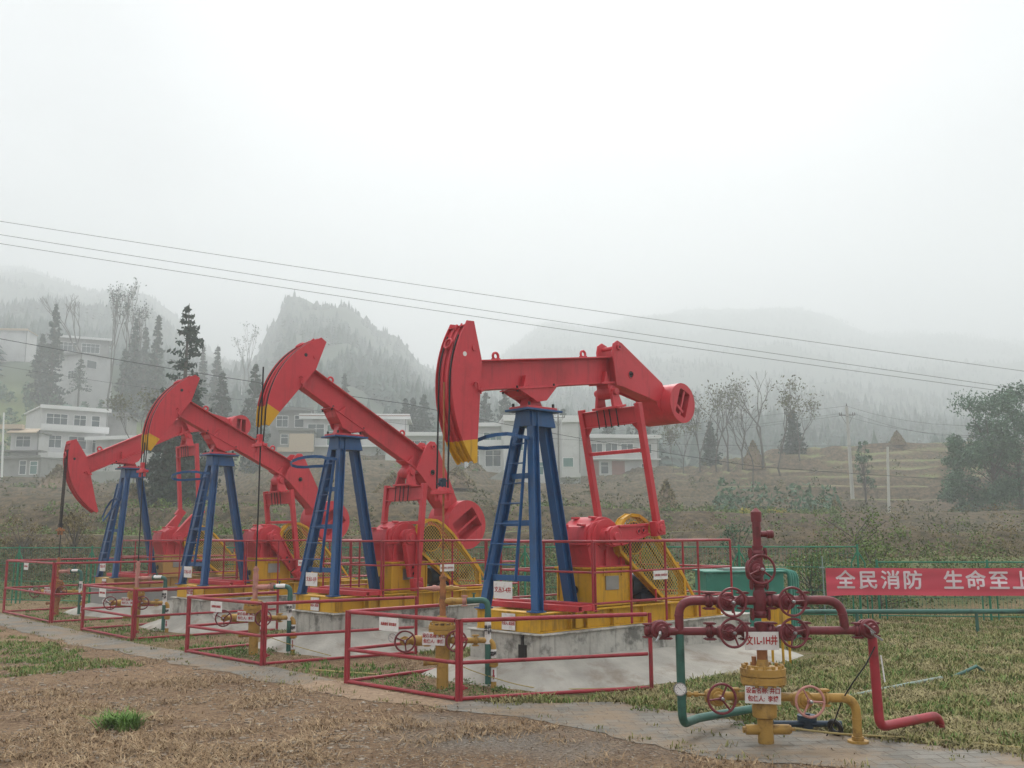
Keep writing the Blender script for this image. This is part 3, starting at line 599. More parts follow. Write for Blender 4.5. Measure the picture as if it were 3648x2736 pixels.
    m = MB(); m.ibeam((-0.96, 0, 0.29), (1.66, 0, 0.29), 0.19, 0.38, 0.018, 0.014); m.bar((1.66, 0, 0.10), (1.66, 0, 0.48), 0.19, 0.016, up=(1, 0, 0))
    for x in (-0.1, 0.1, 1.5):
        for s in (-1, 1): m.prism([(x - 0.09, 0.12), (x + 0.02, 0.12), (x - 0.02, 0.27)], s * 0.008, s * 0.085) if x != 0.1 else None
    for s in (-1, 1): m.bar((-0.96, s * 0.04, 0.29), (-0.955, s * 0.04, 0.29), 0.1, 0.36)
    turn(m).build('walking_beam', RED, t, bevel=0.004)
    for x in (-0.55, 1.12):
        m = MB(); m.torus((x, 0, 0.53), (0, 1, 0), 0.046, 0.017, 18, 8); m.box((x - 0.07, -0.012, 0.48), (x + 0.07, 0.012, 0.505)); turn(m).build('lifting_eye', RED, t)
    m = MB(); m.prism([(-0.34, 0.095), (0.34, 0.095), (0.34, 0.07), (0.13, -0.09), (-0.05, -0.10), (-0.12, -0.05), (-0.34, 0.07)], -0.165, -0.145); m.prism([(-0.34, 0.095), (0.34, 0.095), (0.34, 0.07), (0.13, -0.09), (-0.05, -0.10), (-0.12, -0.05), (-0.34, 0.07)], 0.145, 0.165)
    m.box((-0.38, -0.18, 0.078), (0.36, 0.18, 0.096)); m.prism([(-0.30, 0.075), (-0.12, 0.075), (-0.10, -0.04), (-0.24, 0.0)], -0.144, 0.144)
    turn(m).build('saddle', RED, t, bevel=0.005)
    for x in (-0.36, 0.32):
        for y in (-0.14, 0.14): m = MB(); m.cyl((x, y, 0.05), (x, y, 0.13), 0.014, n=6); turn(m).build('saddle_bolt', BLACK, t)
    # horsehead
    RH = 1.47; z_tip = -0.50
    def arcpts(z0, z1, n, r=RH):
        a0, a1 = pi - math.asin(z0 / r), pi - math.asin(z1 / r); return [(r * cos(a0 + (a1 - a0) * i / n), r * sin(a0 + (a1 - a0) * i / n)) for i in range(n + 1)]
    up_poly = arcpts(0.93, z_tip, 16) + [(-1.145, z_tip), (-0.94, 0.46), (-1.0, 0.955), (-1.115, 0.965)]
    tip_poly = arcpts(z_tip, -0.76, 6) + [(-1.24, -0.79), (-1.19, -0.78), (-1.145, z_tip)]
    for nm, poly, mt_, z0, z1, par in (('horsehead', up_poly, RED, 0.93, z_tip, t), ('horsehead_tip', tip_poly, P['tip'], z_tip, -0.76, None)):
        m = MB()
        for s in (-1, 1): m.prism(poly, s * 0.165, s * 0.150)
        ar = arcpts(z0, z1, 16, RH - 0.035); ar2 = arcpts(z0, z1, 16, RH - 0.05)
        vv = []
        for (x, z), (x2, z2) in zip(ar, ar2): vv += [(x, -0.149, z), (x, 0.149, z), (x2, 0.149, z2), (x2, -0.149, z2)]
        ff = []; sm = []
        for i in range(len(ar) - 1):
            for k in range(4): ff.append((i * 4 + k, i * 4 + (k + 1) % 4, (i + 1) * 4 + (k + 1) % 4, (i + 1) * 4 + k)); sm.append(k in (0, 2))
        ff += [(0, 3, 2, 1), tuple(4 * (len(ar) - 1) + k for k in range(4))]; sm += [False, False]
        m.add(vv, ff, sm)
        for y in (-0.05, 0.05): m.tube([(x * 1.012, y, z * 1.012) for x, z in ar], 0.012, 6)
        if nm == 'horsehead':
            m.box((-1.16, -0.149, 0.90), (-1.02, 0.149, 0.915)); m.box((-1.0, -0.149, 0.05), (-0.985, 0.149, 0.5))
            m.lathe((-1.05, -0.168, 0.62), (0, -1, 0), [(0, 0.035), (0.01, 0.035)], 16)
            m.tube([(-1.13, -0.17, 0.16), (-1.13, -0.20, 0.19), (-1.08, -0.20, 0.19), (-1.08, -0.20, 0.10), (-1.04, -0.20, 0.09), (-1.04, -0.17, 0.09)], 0.012, 8)
        hd = turn(m).build(nm, mt_, t)
        if nm == 'horsehead':
            m = MB(); m.lathe((-1.21, -0.1655, 0.55), (0, -1, 0), [(0, 0.03), (0.003, 0.03)], 16); turn(m).build('bolt_hole', BLACK if P['th'] != 8.1 else WHITE, hd)
            m = MB(); m.lathe((-1.04, -0.20, 0.09), (0, -1, 0), [(0, 0.022), (0.03, 0.022)], 12); turn(m).build('latch_bolt', BLACK if 0 else RED, hd)
            m = MB(); q = arcpts(0.70, 0.69, 1, RH + 0.02)[0]; m.torus((q[0], 0, q[1]), (q[0], 0, q[1]), 0.062, 0.016, 24, 8); pass
            turn(m).build('cable_ring', RED, hd); m = MB(); q = arcpts(0.86, 0.85, 1, RH + 0.0)[0]; m.bar((q[0], -0.03, q[1]), (q[0] + 0.03, -0.03, q[1] + 0.07), 0.015, 0.02)
            turn(m).build('ring_lug', RED, hd)
    # cables: wrap the head, then hang to the carrier bar
    cz = {8.1: 2.25, -27.9: 3.13, -25.0: 2.97, 26.2: 1.90}[P['th']]; xr = PIV[0] - RH - 0.012
    for y in (-0.105, 0.105) if P['sg'] else (-0.075, 0.0, 0.075):
        m = MB(); top = pi - math.asin(0.80 / RH) + a; pts = []
        k = 0
        while k <= 14:
            g = top + (pi - top) * k / 14
            pts.append((PIV[0] + (RH - 0.01) * cos(g), y, PIV[1] + (RH - 0.01) * sin(g))); k += 1
        m.tube(pts + [(xr, y, cz)], 0.011, 8); m.build('bridle_cable', BLACK, t)
    m = MB(); m.prism([(xr - 0.05, cz - 0.02), (xr + 0.05, cz - 0.02), (xr + 0.05, cz + 0.025), (xr - 0.05, cz + 0.025)], -0.16, 0.16)
    for y in (-0.105, 0.105): m.cyl((xr, y, cz - 0.10), (xr, y, cz - 0.02), 0.024, n=10); m.cyl((xr, y, cz + 0.02), (xr, y, cz + 0.05), 0.018, n=8)
    m.lathe((xr, 0, cz + 0.02), (0, 0, 1), [(0, 0.06), (0.03, 0.05), (0.05, 0.04)], 14)
    m.build('carrier_bar', RED if P['sg'] else RUST, t, bevel=0.004)
    m = MB(); m.bar((xr, 0, cz + 0.06), (xr, 0, cz + 0.17), 0.075, 0.065); m.cyl((xr - 0.06, 0.02, cz + 0.10), (xr + 0.06, 0.02, cz + 0.10), 0.012, n=8); m.cyl((xr - 0.06, -0.02, cz + 0.14), (xr + 0.06, -0.02, cz + 0.14), 0.012, n=8)
    m.build('rod_clamp', MOTOR if P['th'] == 8.1 else (RED if P['sg'] else BLACK), t, bevel=0.003)
    # tail arms and counterweight drum
    arm = [(1.58, 0.06), (1.58, 0.56), (1.62, 0.66), (1.71, 0.70), (1.80, 0.66), (2.63, 0.05), (2.72, -0.13), (2.46, -0.22), (1.72, 0.03)]
    for s in (-1, 1):
        m = MB(); m.prism(arm, s * 0.16, s * 0.135); m.lathe((1.715, s * 0.16, 0.60), (0, s, 0), [(0, 0.045), (0.025, 0.045), (0.025, 0.02), (0.01, 0.018)], 20)
        m.torus((1.92, s * 0.163, 0.20), (0, 1, 0), 0.055, 0.008, 20, 6)
        ar_ = turn(m).build('tail_arm', RED, t, bevel=0.004)
        m = MB(); m.lathe((1.92, s * 0.161, 0.20), (0, s, 0), [(0, 0.045), (0.003, 0.045)], 18)
        m.cyl((1.90, s * 0.163, 0.205), (1.93, s * 0.20, 0.21), 0.018, n=8); turn(m).build('arm_bolt', BLACK, ar_); m = MB(); m.lathe((1.715, s * 0.186, 0.60), (0, s, 0), [(0, 0.014), (0.002, 0.014)], 12)
        turn(m).build('arm_bolt', BLACK, ar_)
    m = MB(); m.cyl((1.715, -0.135, 0.60), (1.715, 0.135, 0.60), 0.03, n=12); m.bar((1.75, 0, 0.08), (2.5, 0, -0.22), 0.26, 0.02, up=(0.4, 0, 1)); m.bar((1.9, 0, 0.55), (2.6, 0, 0.04), 0.06, 0.02, up=(0.6, 0, 0.8))
    turn(m).build('arm_brace', RED, t)
    cx, cz2 = (2.85 if P['th'] in (8.1, 26.2) else 2.95), -0.28; hr, hl, sw, sh = {8.1: (0.30, 0.33, 0.20, 0.125), 26.2: (0.27, 0.33, 0.17, 0.13)}.get(P['th'], (0.43, 0.30, 0.28, 0.20)); m = MB(); n = 40; sa2 = R(62)
    ring = [(cx + hr * cos(2 * pi * k / n), cz2 + hr * sin(2 * pi * k / n)) for k in range(n)]
    rect = []
    for k in range(n):
        g = 2 * pi * k / n; c_, s_ = cos(g - sa2), sin(g - sa2); e = min(sw / max(abs(c_), 1e-6), sh / max(abs(s_), 1e-6)); rect.append((cx + e * cos(g), cz2 + e * sin(g)))
    vv = [(x, -hl, z) for x, z in ring] + [(x, -hl, z) for x, z in rect] + [(x, -hl + 0.25, z) for x, z in rect] + [(x, hl, z) for x, z in ring]
    ff = []; sm = []
    for k in range(n):
        k2 = (k + 1) % n
        ff += [(k, k2, n + k2, n + k), (n + k, n + k2, 2 * n + k2, 2 * n + k), (k2, k, 3 * n + k, 3 * n + k2)]; sm += [False, False, True]
    ff += [tuple(range(2 * n, 3 * n)), tuple(range(3 * n, 4 * n))[::-1]]; sm += [False, False]
    m.add(vv, ff, sm); m.bar((cx - sw * cos(sa2), -hl + 0.02, cz2 - sw * sin(sa2)), (cx + sw * cos(sa2), -hl + 0.02, cz2 + sw * sin(sa2)), 0.03, 0.02, up=(0, 1, 0))
    m.bar((cx - 0.14, -hl + 0.06, cz2 - 0.02), (cx - 0.02, -hl + 0.06, cz2 - 0.14), 0.04, 0.12, up=(0, 1, 0)) if P['th'] == 8.1 else None
    m.prism([(2.35, 0.0), (2.75, -0.02), (2.62, -0.45), (2.50, -0.30)], -0.14, 0.14)
    m.torus((2.62, 0.1, 0.02), (0, 1, 0), 0.04, 0.015, 16, 6)
    turn(m).build('counterweight', RED, t)
    # equalizer and pitmans
    Bx, _, Bz = B(1.53, 0, -0.03); q = V((px_ - Bx, 0, pz_ - Bz)); Lq = q.length; q.normalize(); side = V((-q.z, 0, q.x)); C = V((Bx, 0, Bz))
    m = MB(); m.lathe(C + V((0, -0.13, 0)), (0, 1, 0), [(0, 0.06), (0, 0.085), (0.05, 0.10), (0.21, 0.10), (0.26, 0.085), (0.26, 0.06)], 24)
    for s in (-1, 1): m.bar(C + V((0, s * 0.13, 0)), C + q * 0.22 + V((0, s * 0.16, 0)), 0.13, 0.05, up=(0, 1, 0), w2=0.20)
    m.lathe(C + V((0, -0.20, 0)), (0, 1, 0), [(0, 0.05), (0.4, 0.05)], 16); m.bar(C + q * 0.20, C + q * 0.235, 0.2, 0.48, up=(0, 1, 0))
    m.build('tail_bearing', RED, t, bevel=0.006)
    m = MB(); bx = [B(1.53 - 0.22, 0, 0.10), B(1.53 + 0.2, 0, 0.10)]; m.bar(V(bx[0]) , V(bx[1]), 0.26, 0.03, up=(-sa_, 0, ca_)); m.bar(C, C + (V(B(1.53, 0, 0.09)) - C), 0.16, 0.22, up=(0, 1, 0))
    m.build('tail_bearing_seat', RED, t, bevel=0.005)
    m = MB(); m.ibeam(C + q * 0.36 + V((0, -0.50, 0)), C + q * 0.36 + V((0, 0.50, 0)), 0.12, 0.24, 0.014, 0.012, up=q)
    m.build('equalizer_beam', RED, t, bevel=0.003)
    for y in (-0.18, -0.05, 0.05, 0.18):
        for g in (-1, 1): m = MB(); m.cyl(C + q * 0.20 + V((0, y, 0)) + side * 0.065 * g, C + q * 0.50 + V((0, y, 0)) + side * 0.065 * g, 0.009, n=6); m.build('equalizer_bolt', BLACK, t)
    for s in (-1, 1):
        m = MB(); m.bar(C + q * 0.20 + V((0, s * 0.53, 0)), C + q * (Lq - 0.08) + V((0, s * 0.53, 0)), 0.085, 0.085, up=side)
        m.prism([(0, 0), (0.12, 0), (0, 0.14)], 0, 0.02, f=lambda x, y, z, s=s: tuple(C + q * (0.48 + z) + V((0, s * (0.49 - x), 0)) + side * (y - 0.01)))
        m.build('pitman_arm', RED, t, bevel=0.006)
    m = MB(); m.bar(C + q * 0.86 + V((0, -0.49, 0)), C + q * 0.86 + V((0, 0.49, 0)), 0.05, 0.05, up=q); m.build('pitman_brace', RED, t)
    if P['sg'] or 1:
        s_ = thing('well_sign', 'white plate lettered %s in red below the ladder' % P['txt'] if P['sg'] else 'white plate turned edge-on, wired to the leg of the farthest pumpjack', 'sign', (P['x'], P['y'], 0), 0, 'well number plates on the pumpjack towers')
        m = MB(); m.box((0.94, -0.14, 0.965), (0.945, 0.20, 1.175)); m.build('plate', WHITE, s_, bevel=0.001)
        text(P['txt'], 0.075, (0.94, 0.03, 1.07), (0, -1, 0), (0, 0, 1), REDT, s_, bold=0.0012, sx=0.95).scale = (1, 1, 1)
    s_ = thing('operator_sign', 'white plate with two red lines of writing on the %s skid end' % ['nearest', 'second', 'third', 'faded beige'][[8.1, -27.9, -25.0, 26.2].index(P['th'])], 'sign', (P['x'], P['y'], 0), 0, 'name plates on the skids')
    m = MB(); m.box((0.965, -0.16, 0.59), (0.972, 0.08, 0.79)); m.build('plate', WHITE, s_, bevel=0.002)
    text('设备名称: 抽油机\n包保人: 高治国', 0.045, (0.965, -0.04, 0.69), (0, -1, 0), (0, 0, 1), REDT, s_, bold=0.0004, sx=0.8)
    return t
for P in PUMPS: make_pump(P)

# foundations: rough concrete block with a pale sloping skirt
ordn = ['nearest pumpjack', 'second pumpjack', 'third pumpjack', 'farthest pumpjack']
for k, P in enumerate(PUMPS):
    t = thing('concrete_foundation', 'stained concrete block with pale sloping apron under the ' + ordn[k], 'foundation', (P['x'], P['y'], 0), 0, 'pumpjack foundations')
    m = MB(); m.box((0.93, -0.64, -0.02), (5.35, 0.64, 0.555)); m.box((0.90, -0.67, 0.5551), (5.40, 0.67, 0.576)); m.build('block', CONC if k < 3 else HGREY, t, bevel=0.012)
    m = MB(); inner = [(0.93, 0.64), (0.93, 0), (0.93, -0.64), (2.5, -0.64), (4.2, -0.64), (5.35, -0.64), (5.35, 0), (5.35, 0.64), (3.1, 0.64)]
    outer = [(0.45, 1.15), (0.30, 0.25), (0.55, -1.1), (2.4, -1.75), (4.2, -1.85), (5.6, -1.45), (6.05, 0), (5.8, 1.0), (3.0, 1.4)]
    hh = [0.22, 0.22, 0.28, 0.26, 0.22, 0.18, 0.18, 0.18, 0.2]; n = len(inner); vv = []
    for i in range(n):
        x0, y0 = inner[i]; x1, y1 = outer[i]
        for g in range(5): f = g / 4; vv.append((x0 + (x1 - x0) * f, y0 + (y1 - y0) * f, hh[i] * (1 - f) ** 1.15 + 0.004 - (0.03 if g == 4 else 0)))
    ff = []
    for i in range(n):
        for g in range(4): ff.append((i * 5 + g, i * 5 + g + 1, ((i + 1) % n) * 5 + g + 1, ((i + 1) % n) * 5 + g))
    m.add(vv, ff, True); m.build('apron', CONCT, t)
    if k == 0:
        m = MB(); m.box((0.915, -0.40, 0.20), (0.935, -0.27, 0.44)); m.box((0.915, -0.355, 0.44), (0.935, -0.315, 0.56)); m.build('dark_pipe_hole', BLACK, t)

# walkway railings round the rear of each pump
def post(m, a, b, r=0.016): m.tube([a, b], r, 8)
for k, P in enumerate(PUMPS):
    t = thing('walkway_railing', 'red tube railing of three rails round the crank side of the ' + ordn[k], 'railing', (P['x'], P['y'], 0), 0, 'railings round the pumpjacks')
    x0, x1, y0, y1 = 1.69, 4.67, -0.80, 0.88
    for nm, z in (('top_rail', 1.66), ('middle_rail', 1.28), ('bottom_rail', 0.90)):
        m = MB(); c = [(x0, y0, z), (x1, y0, z), (x1, y1, z), (x0, y1, z)]
        for i in range(4): m.tube([c[i], c[(i + 1) % 4]], 0.014 if z < 1.6 else 0.017, 8)
        m.build(nm, REDP, t)
    pp = [(x, y0) for x in (x0, 2.42, 3.14, 3.88, x1)] + [(x, y1) for x in (x0, 2.42, 3.14, 3.88, x1)] + [(x0, 0.05), (x1, 0.05)]
    for x, y in pp:
        m = MB(); post(m, (x, y, 0.62 if y < 0 and x > x0 else 0.86), (x, y, 1.66), 0.016)
        if x == x0 and y < 0: m.tube([(x + 0.045, y, 0.80), (x + 0.045, y, 1.66)], 0.015, 8)
        m.build('post', REDP, t)
    m = MB(); m.chan((x0, -0.84, 0.86), (x0, 0.92, 0.86), 0.10, 0.085, 0.008, side=-1); m.chan((1.42, -0.84, 0.855), (1.42, 0.92, 0.855), 0.09, 0.07, 0.008, side=-1)
    m.bar((1.45, -0.80, 0.86), (x0, -0.80, 0.86), 0.06, 0.06); m.bar((1.45, 0.86, 0.86), (x0, 0.86, 0.86), 0.06, 0.06)
    m.build('support_channel', RED, t)
    if k < 3:
        s_ = thing('warning_sign', 'small white warning plate on the middle rail beside the belt guard of the ' + ordn[k], 'sign', (P['x'], P['y'], 0), 0, 'warning plates on the rails')
        m = MB(); m.box((2.86, y0 - 0.022, 1.155), (3.16, y0 - 0.018, 1.27)); m.build('plate', WHITE, s_)
        text('危险部位 请勿靠近', 0.036, (3.01, y0 - 0.0225, 1.21), (1, 0, 0), (0, 0, 1), REDT, s_, bold=0.0, sx=0.9)
# ------------------------------------------------------------------ wellheads (local x = across the view, y = away, z = up)
WZ = atan2(RT.y, RT.x)
def clamp_pair(m, c, d, r, t=0.05):
    """two-bolt clamp hub joining pipe pieces at c along d"""
    c = V(c); d = V(d).normalized()
    m.lathe(c - d * t / 2, d, [(0, r * 0.8), (t * 0.3, r), (t * 0.45, r), (t * 0.45, r * 0.72), (t * 0.55, r * 0.72), (t * 0.55, r), (t * 0.7, r), (t, r * 0.8)], 18)
    _, a, b = basis_for(d)
    for s in (-1, 1):
        for s2 in (-1, 1): q = c + b * s * r * 1.12 + a * s2 * r * 0.45; m.bar(q - d * t * 0.62, q + d * t * 0.62, r * 0.34, r * 0.34); m.cyl(q - d * t * 0.85, q + d * t * 0.85, r * 0.11, n=6)
        m.bar(c + b * s * r * 1.12 - a * r * 0.6, c + b * s * r * 1.12 + a * r * 0.6, t * 0.9, r * 0.3, up=b)
def wheel(parent, c, nrm, rr, mt_, tilt=0.3, r=0.0100, spokes=3):
    c = V(c); n = V(nrm).normalized(); m = MB(); m.torus(c, n, rr, r * 1.1, 32, 8); _, a, b = basis_for(n)
    for k in range(spokes):
        g = tilt + 2 * pi * k / spokes; m.tube([c - n * 0.012, c + (a * cos(g) + b * sin(g)) * rr * 0.55 - n * 0.006, c + (a * cos(g) + b * sin(g)) * rr], [r, r * 0.8, r * 0.8], 8)
    m.lathe(c - n * 0.02, n, [(0, 0.022), (0.03, 0.022), (0.03, 0.015)], 12)
    w_ = m.build('handwheel', mt_, parent)
    m = MB(); m.lathe(c + n * 0.008, n, [(0, 0.013), (0.03, 0.013), (0.035, 0.009)], 8); m.build('stem_nut', STEEL, w_)
def gate_valve(t, c, d, rr, body, wm, tilt=0.3, br=0.06, nrm=(0.12, -1, 0.05), reach=0.19):
    c = V(c); d = V(d).normalized(); n = V(nrm).normalized(); m = MB()
    m.lathe(c - d * br * 1.25, d, [(0, br * 0.72), (br * 0.4, br * 0.95), (br * 1.25, br * 1.05), (br * 2.1, br * 0.95), (br * 2.5, br * 0.72)], 20)
    m.lathe(c, n, [(0, br * 1.0), (reach * 0.30, br * 1.02), (reach * 0.30, br * 1.18), (reach * 0.38, br * 1.18), (reach * 0.38, br * 0.95), (reach * 0.46, br * 0.95), (reach * 0.46, br * 1.1), (reach * 0.52, br * 1.1), (reach * 0.52, br * 0.8), (reach * 0.62, br * 0.72), (reach * 0.66, br * 0.42), (reach * 0.9, br * 0.36), (reach, br * 0.2)], 22)
    v = m.build('gate_valve', body, t); wheel(v, c + n * reach, n, rr, wm, tilt); return v
def gauge(t, c, r=0.05, nrm=(0.1, -1, 0.05), stem=None):
    c = V(c); n = V(nrm).normalized(); m = MB(); m.lathe(c + n * -0.02, n, [(0, r), (0.03, r * 1.08), (0.03, r * 0.92)], 24)
    if stem: m.tube([c, c + V(stem)], 0.01, 8)
    g = m.build('pressure_gauge', STEEL, t)
    m = MB(); m.lathe(c + n * 0.0115, n, [(0, r * 0.9), (0.001, r * 0.9)], 24); f = m.build('dial', WHITE, g)
    _, a, b = basis_for(n); m = MB(); m.bar(c + n * 0.014 - a * r * 0.2 - b * r * 0.15, c + n * 0.014 + a * r * 0.5 + b * r * 0.45, 0.003, 0.001, up=n)
    for k in range(9): g2 = R(225 - k * 33.75); m.bar(c + n * 0.014 + (a * cos(g2) + b * sin(g2)) * r * 0.62, c + n * 0.014 + (a * cos(g2) + b * sin(g2)) * r * 0.78, 0.003, 0.001, up=n)
    m.build('needle', BLKT, g)
def flange(m, c, d, r, t=0.05, nb=10, br=0.012):
    c = V(c); d = V(d).normalized(); m.lathe(c, d, [(0, r), (t * 0.46, r), (t * 0.46, r * 0.9), (t * 0.54, r * 0.9), (t * 0.54, r), (t, r)], 32); _, a, b = basis_for(d)
    for k in range(nb): g = 2 * pi * (k + 0.3) / nb; q = c + (a * cos(g) + b * sin(g)) * r * 0.86; m.cyl(q - d * 0.02, q + d * (t + 0.028), br, n=8)
def hang_sign(lab, loc_t, x0, z0, x1, z1, y, txt, size, parent_loc, group=None, tilt=0.0, line=1.25, sx=0.85, name='nameplate', bold=0.0012, mt_=None):
    s_ = thing(name, lab, 'sign', parent_loc, WZ, group); m = MB()
    cx_, cz_ = (x0 + x1) / 2, (z0 + z1) / 2; a, b = V((cos(tilt), 0, sin(tilt))), V((-sin(tilt), 0, cos(tilt))); hw, hh_ = (x1 - x0) / 2, (z1 - z0) / 2
    c = V((cx_, y, cz_)); m.bar(c - a * hw, c + a * hw, 0.004, hh_ * 2, up=b); m.build('plate', WHITE, s_)
    text(txt, size, c + V((0, -0.0025, 0)), a, b, mt_ or REDT, s_, bold=bold, sx=sx, line=line); return s_

def small_well(k, P, body, upper, lab, extra=0):
    loc = (P['x'] - 0.065 + 0.0, P['y'], 0); t = thing('wellhead', lab, 'wellhead', loc, WZ, 'pumping wellheads inside the railings')
    m = MB(); m.lathe((0.02, 0, -0.05), (0, 0, 1), [(0, 0.068), (0.37, 0.068), (0.37, 0.08), (0.40, 0.085), (0.45, 0.085), (0.60, 0.088), (0.66, 0.10)], 24)
    flange(m, (0.01, 0, 0.62), (0, 0, 1), 0.155, 0.10, 12, 0.012); m.lathe((0.01, 0, 0.74), (0, 0, 1), [(0, 0.12), (0.05, 0.12), (0.05, 0.06), (0.08, 0.055)], 22)
    m.tube([(0.02, 0, 0.29), (-0.16, 0, 0.29)], 0.028, 10); m.lathe((-0.16, 0, 0.29), (-1, 0, 0), [(0, 0.036), (0.04, 0.036)], 8)
    m.build('casing_head', body, t)
    m = MB(); m.lathe((0.018, 0, 0.80), (0, 0, 1), [(0, 0.036), (0.13, 0.036), (0.13, 0.043), (0.22, 0.043), (0.22, 0.036), (0.28, 0.036), (0.28, 0.042), (0.38, 0.042), (0.38, 0.034), (0.43, 0.034), (0.43, 0.044), (0.47, 0.044), (0.47, 0.028), (0.50, 0.022)], 18)
    m.build('pumping_tee', upper, t)
    m = MB(); rt = 2.2 if k == 0 else (2.98 if k == 1 else 2.82 if k == 2 else 1.75); m.tube([(0.018, 0, 1.28), (0.018, 0, rt + 1.38 if k < 2 else rt + 0.7)], 0.012, 8); m.build('polished_rod', BLACK if k != 0 else RUST, t)
    # small needle valves either side
    if k == 0:
        for s in (-1, 1):
            m = MB(); m.lathe((0.018, 0, 1.135), (s, 0, 0), [(0, 0.03), (0.08, 0.03), (0.08, 0.038), (0.12, 0.038), (0.12, 0.026), (0.19, 0.022), (0.19, 0.012), (0.28, 0.012)], 10); m.build('needle_valve', OCHRE if s > 0 else PINK, t)
    m = MB(); m.tube([(0.02, 0, 0.985), (0.26, 0, 0.99)], 0.036, 12); m.lathe((0.10, 0, 0.987), (1, 0, 0), [(0, 0.042), (0.04, 0.042)], 14); m.build('flow_line_stub', PINK if k else OCHRE, t)
    m = MB(); clamp_pair(m, (0.27, 0, 0.99), (1, 0, 0), 0.048, 0.045); m.build('clamp', PINK, t)
    m = MB(); gp = bend([(0.30, 0, 0.99), (0.545, 0, 1.0), (0.545, 0, 0.05)], 0.09); m.tube(gp, 0.036, 14); m.lathe((0.545, 0, 0.84), (0, 0, -1), [(0, 0.04), (0.05, 0.04)], 14)
    m.cyl((0.38, 0, 1.03), (0.38, 0, 1.07), 0.012, n=8); m.bar((0.355, 0, 1.075), (0.405, 0, 1.075), 0.012, 0.01)
    gl = m.build('flow_pipe', GREENP, t)
    m = MB(); m.lathe((0.545, 0, 0.50), (0, 0, 1), [(0, 0.0375), (0.27, 0.0375)], 16); wr = m.build('wrap_label', WHITE, gl)
    text('单井\n管线', 0.055, (0.545, -0.0395, 0.66), (1, 0, 0), (0, 0, 1), BLKT, gl, bold=0.002, sx=0.8)
    if k: m = MB(); m.lathe((0.33, 0, 1.0), (1, 0, 0), [(0, 0.0375), (0.14, 0.0375)], 16); m.build('wrap_label', WHITE, gl)
    # casing valve arm
    m = MB(); m.tube([(-0.40, 0, 0.54), (0.42, 0, 0.54)], 0.034, 12)
    for x in (-0.16, 0.40): clamp_pair(m, (x, 0, 0.54), (1, 0, 0), 0.05, 0.05)
    m.lathe((-0.34, 0, 0.54), (1, 0, 0), [(0, 0.05), (0.03, 0.06), (0.12, 0.06), (0.14, 0.045)], 16)
    m.tube(bend([(0.42, 0, 0.54), (0.61, 0, 0.54), (0.61, 0, -0.03)], 0.09), 0.033, 14); m.lathe((0.61, 0, 0.30), (0, 0, -1), [(0, 0.055), (0.022, 0.055), (0.022, 0.04), (0.028, 0.04), (0.028, 0.055), (0.05, 0.055)], 14)
    ar = m.build('casing_arm', body if k < 3 else OCHRE, t)
    m = MB(); m.lathe((0.61, 0, 0.34), (0, 0, 1), [(0, 0.0345), (0.10, 0.0345)], 16); m.lathe((0.61, 0, 0.08), (0, 0, 1), [(0, 0.0345), (0.155, 0.0345)], 16); m.build('wrap_label', WHITE, ar)
    text('套压', 0.05, (0.61, -0.036, 0.39), (1, 0, 0), (0, 0, 1), BLKT, ar, bold=0.003, sx=0.7)
    m = MB(); m.prism([(0.602, 0.215), (0.618, 0.215), (0.618, 0.15), (0.628, 0.15), (0.61, 0.10), (0.592, 0.15), (0.602, 0.15)], -0.0375, -0.036); m.build('arrow_mark', REDP, ar)
    gate_valve(t, (-0.42, 0, 0.54), (1, 0, 0), 0.115, RUST if k == 3 else body, MAROON, 0.4, 0.045, reach=0.14)
    gate_valve(t, (0.17, 0, 0.54), (1, 0, 0), 0.115, body, MAROON, 1.2, 0.045, reach=0.14)
    gauge(t, (-0.56, -0.02, 0.575), 0.048, (-0.25, -1, 0), (0.1, 0.03, -0.03))
    hang_sign('white plate with two red lines hung on the %s' % lab_w[k], None, -0.205, 0.50, 0.055, 0.645, -0.125, '设备名称: 井口\n包保人:  李博', 0.048, loc, 'plates on the wellheads', tilt=R(-3))
lab_w = ['wellhead nearest the front railing corner', 'wellhead in the second railing', 'wellhead in the third railing', 'rusty wellhead in the farthest tall railing']
small_well(0, PUMPS[0], OCHRE, RUST, 'ochre wellhead with orange riser in the nearest railing, between two handwheels')
small_well(1, PUMPS[1], OCHRE, PINK, 'ochre wellhead with faded pink riser in the second railing')
small_well(2, PUMPS[2], OCHRE, PINK, 'ochre wellhead with pink riser and low casing valves in the third railing')
small_well(3, PUMPS[3], RUST, RUST, 'rusty brown wellhead inside the tall farthest railing')

# ------------------------------------------------------------------ the big christmas tree wellhead in front
XL = (7.31, 4.68, 0.0)
t = thing('christmas_tree_wellhead', 'dark red valve tree with five handwheels standing on an ochre wellhead beside the paved path', 'wellhead', XL, WZ)
m = MB(); m.lathe((0.0, 0, -0.05), (0, 0, 1), [(0, 0.066), (0.255, 0.066), (0.255, 0.072), (0.27, 0.10), (0.355, 0.105), (0.37, 0.095), (0.52, 0.098)], 28)
m.tube([(-0.165, 0, 0.115), (0.20, 0, 0.115)], 0.042, 14); m.lathe((-0.16, 0, 0.115), (-1, 0, 0), [(0, 0.028), (0.03, 0.028)], 8); m.lathe((0.20, 0, 0.115), (1, 0, 0), [(0, 0.035), (0.015, 0.035), (0.015, 0.014), (0.05, 0.014)], 8)
flange(m, (0, 0, 0.495), (0, 0, 1), 0.19, 0.125, 14, 0.017)
m.lathe((0, 0, 0.62), (0, 0, 1), [(0, 0.10), (0.015, 0.095), (0.015, 0.058), (0.07, 0.045)], 20)
for g in (0.4, 2.9): m.lathe((0.14 * cos(g + 1.0) , -0.15, 0.525), (0, -1, 0), [(0, 0.02), (0.03, 0.02)], 6)
m.build('casing_head', OCHRE, t)
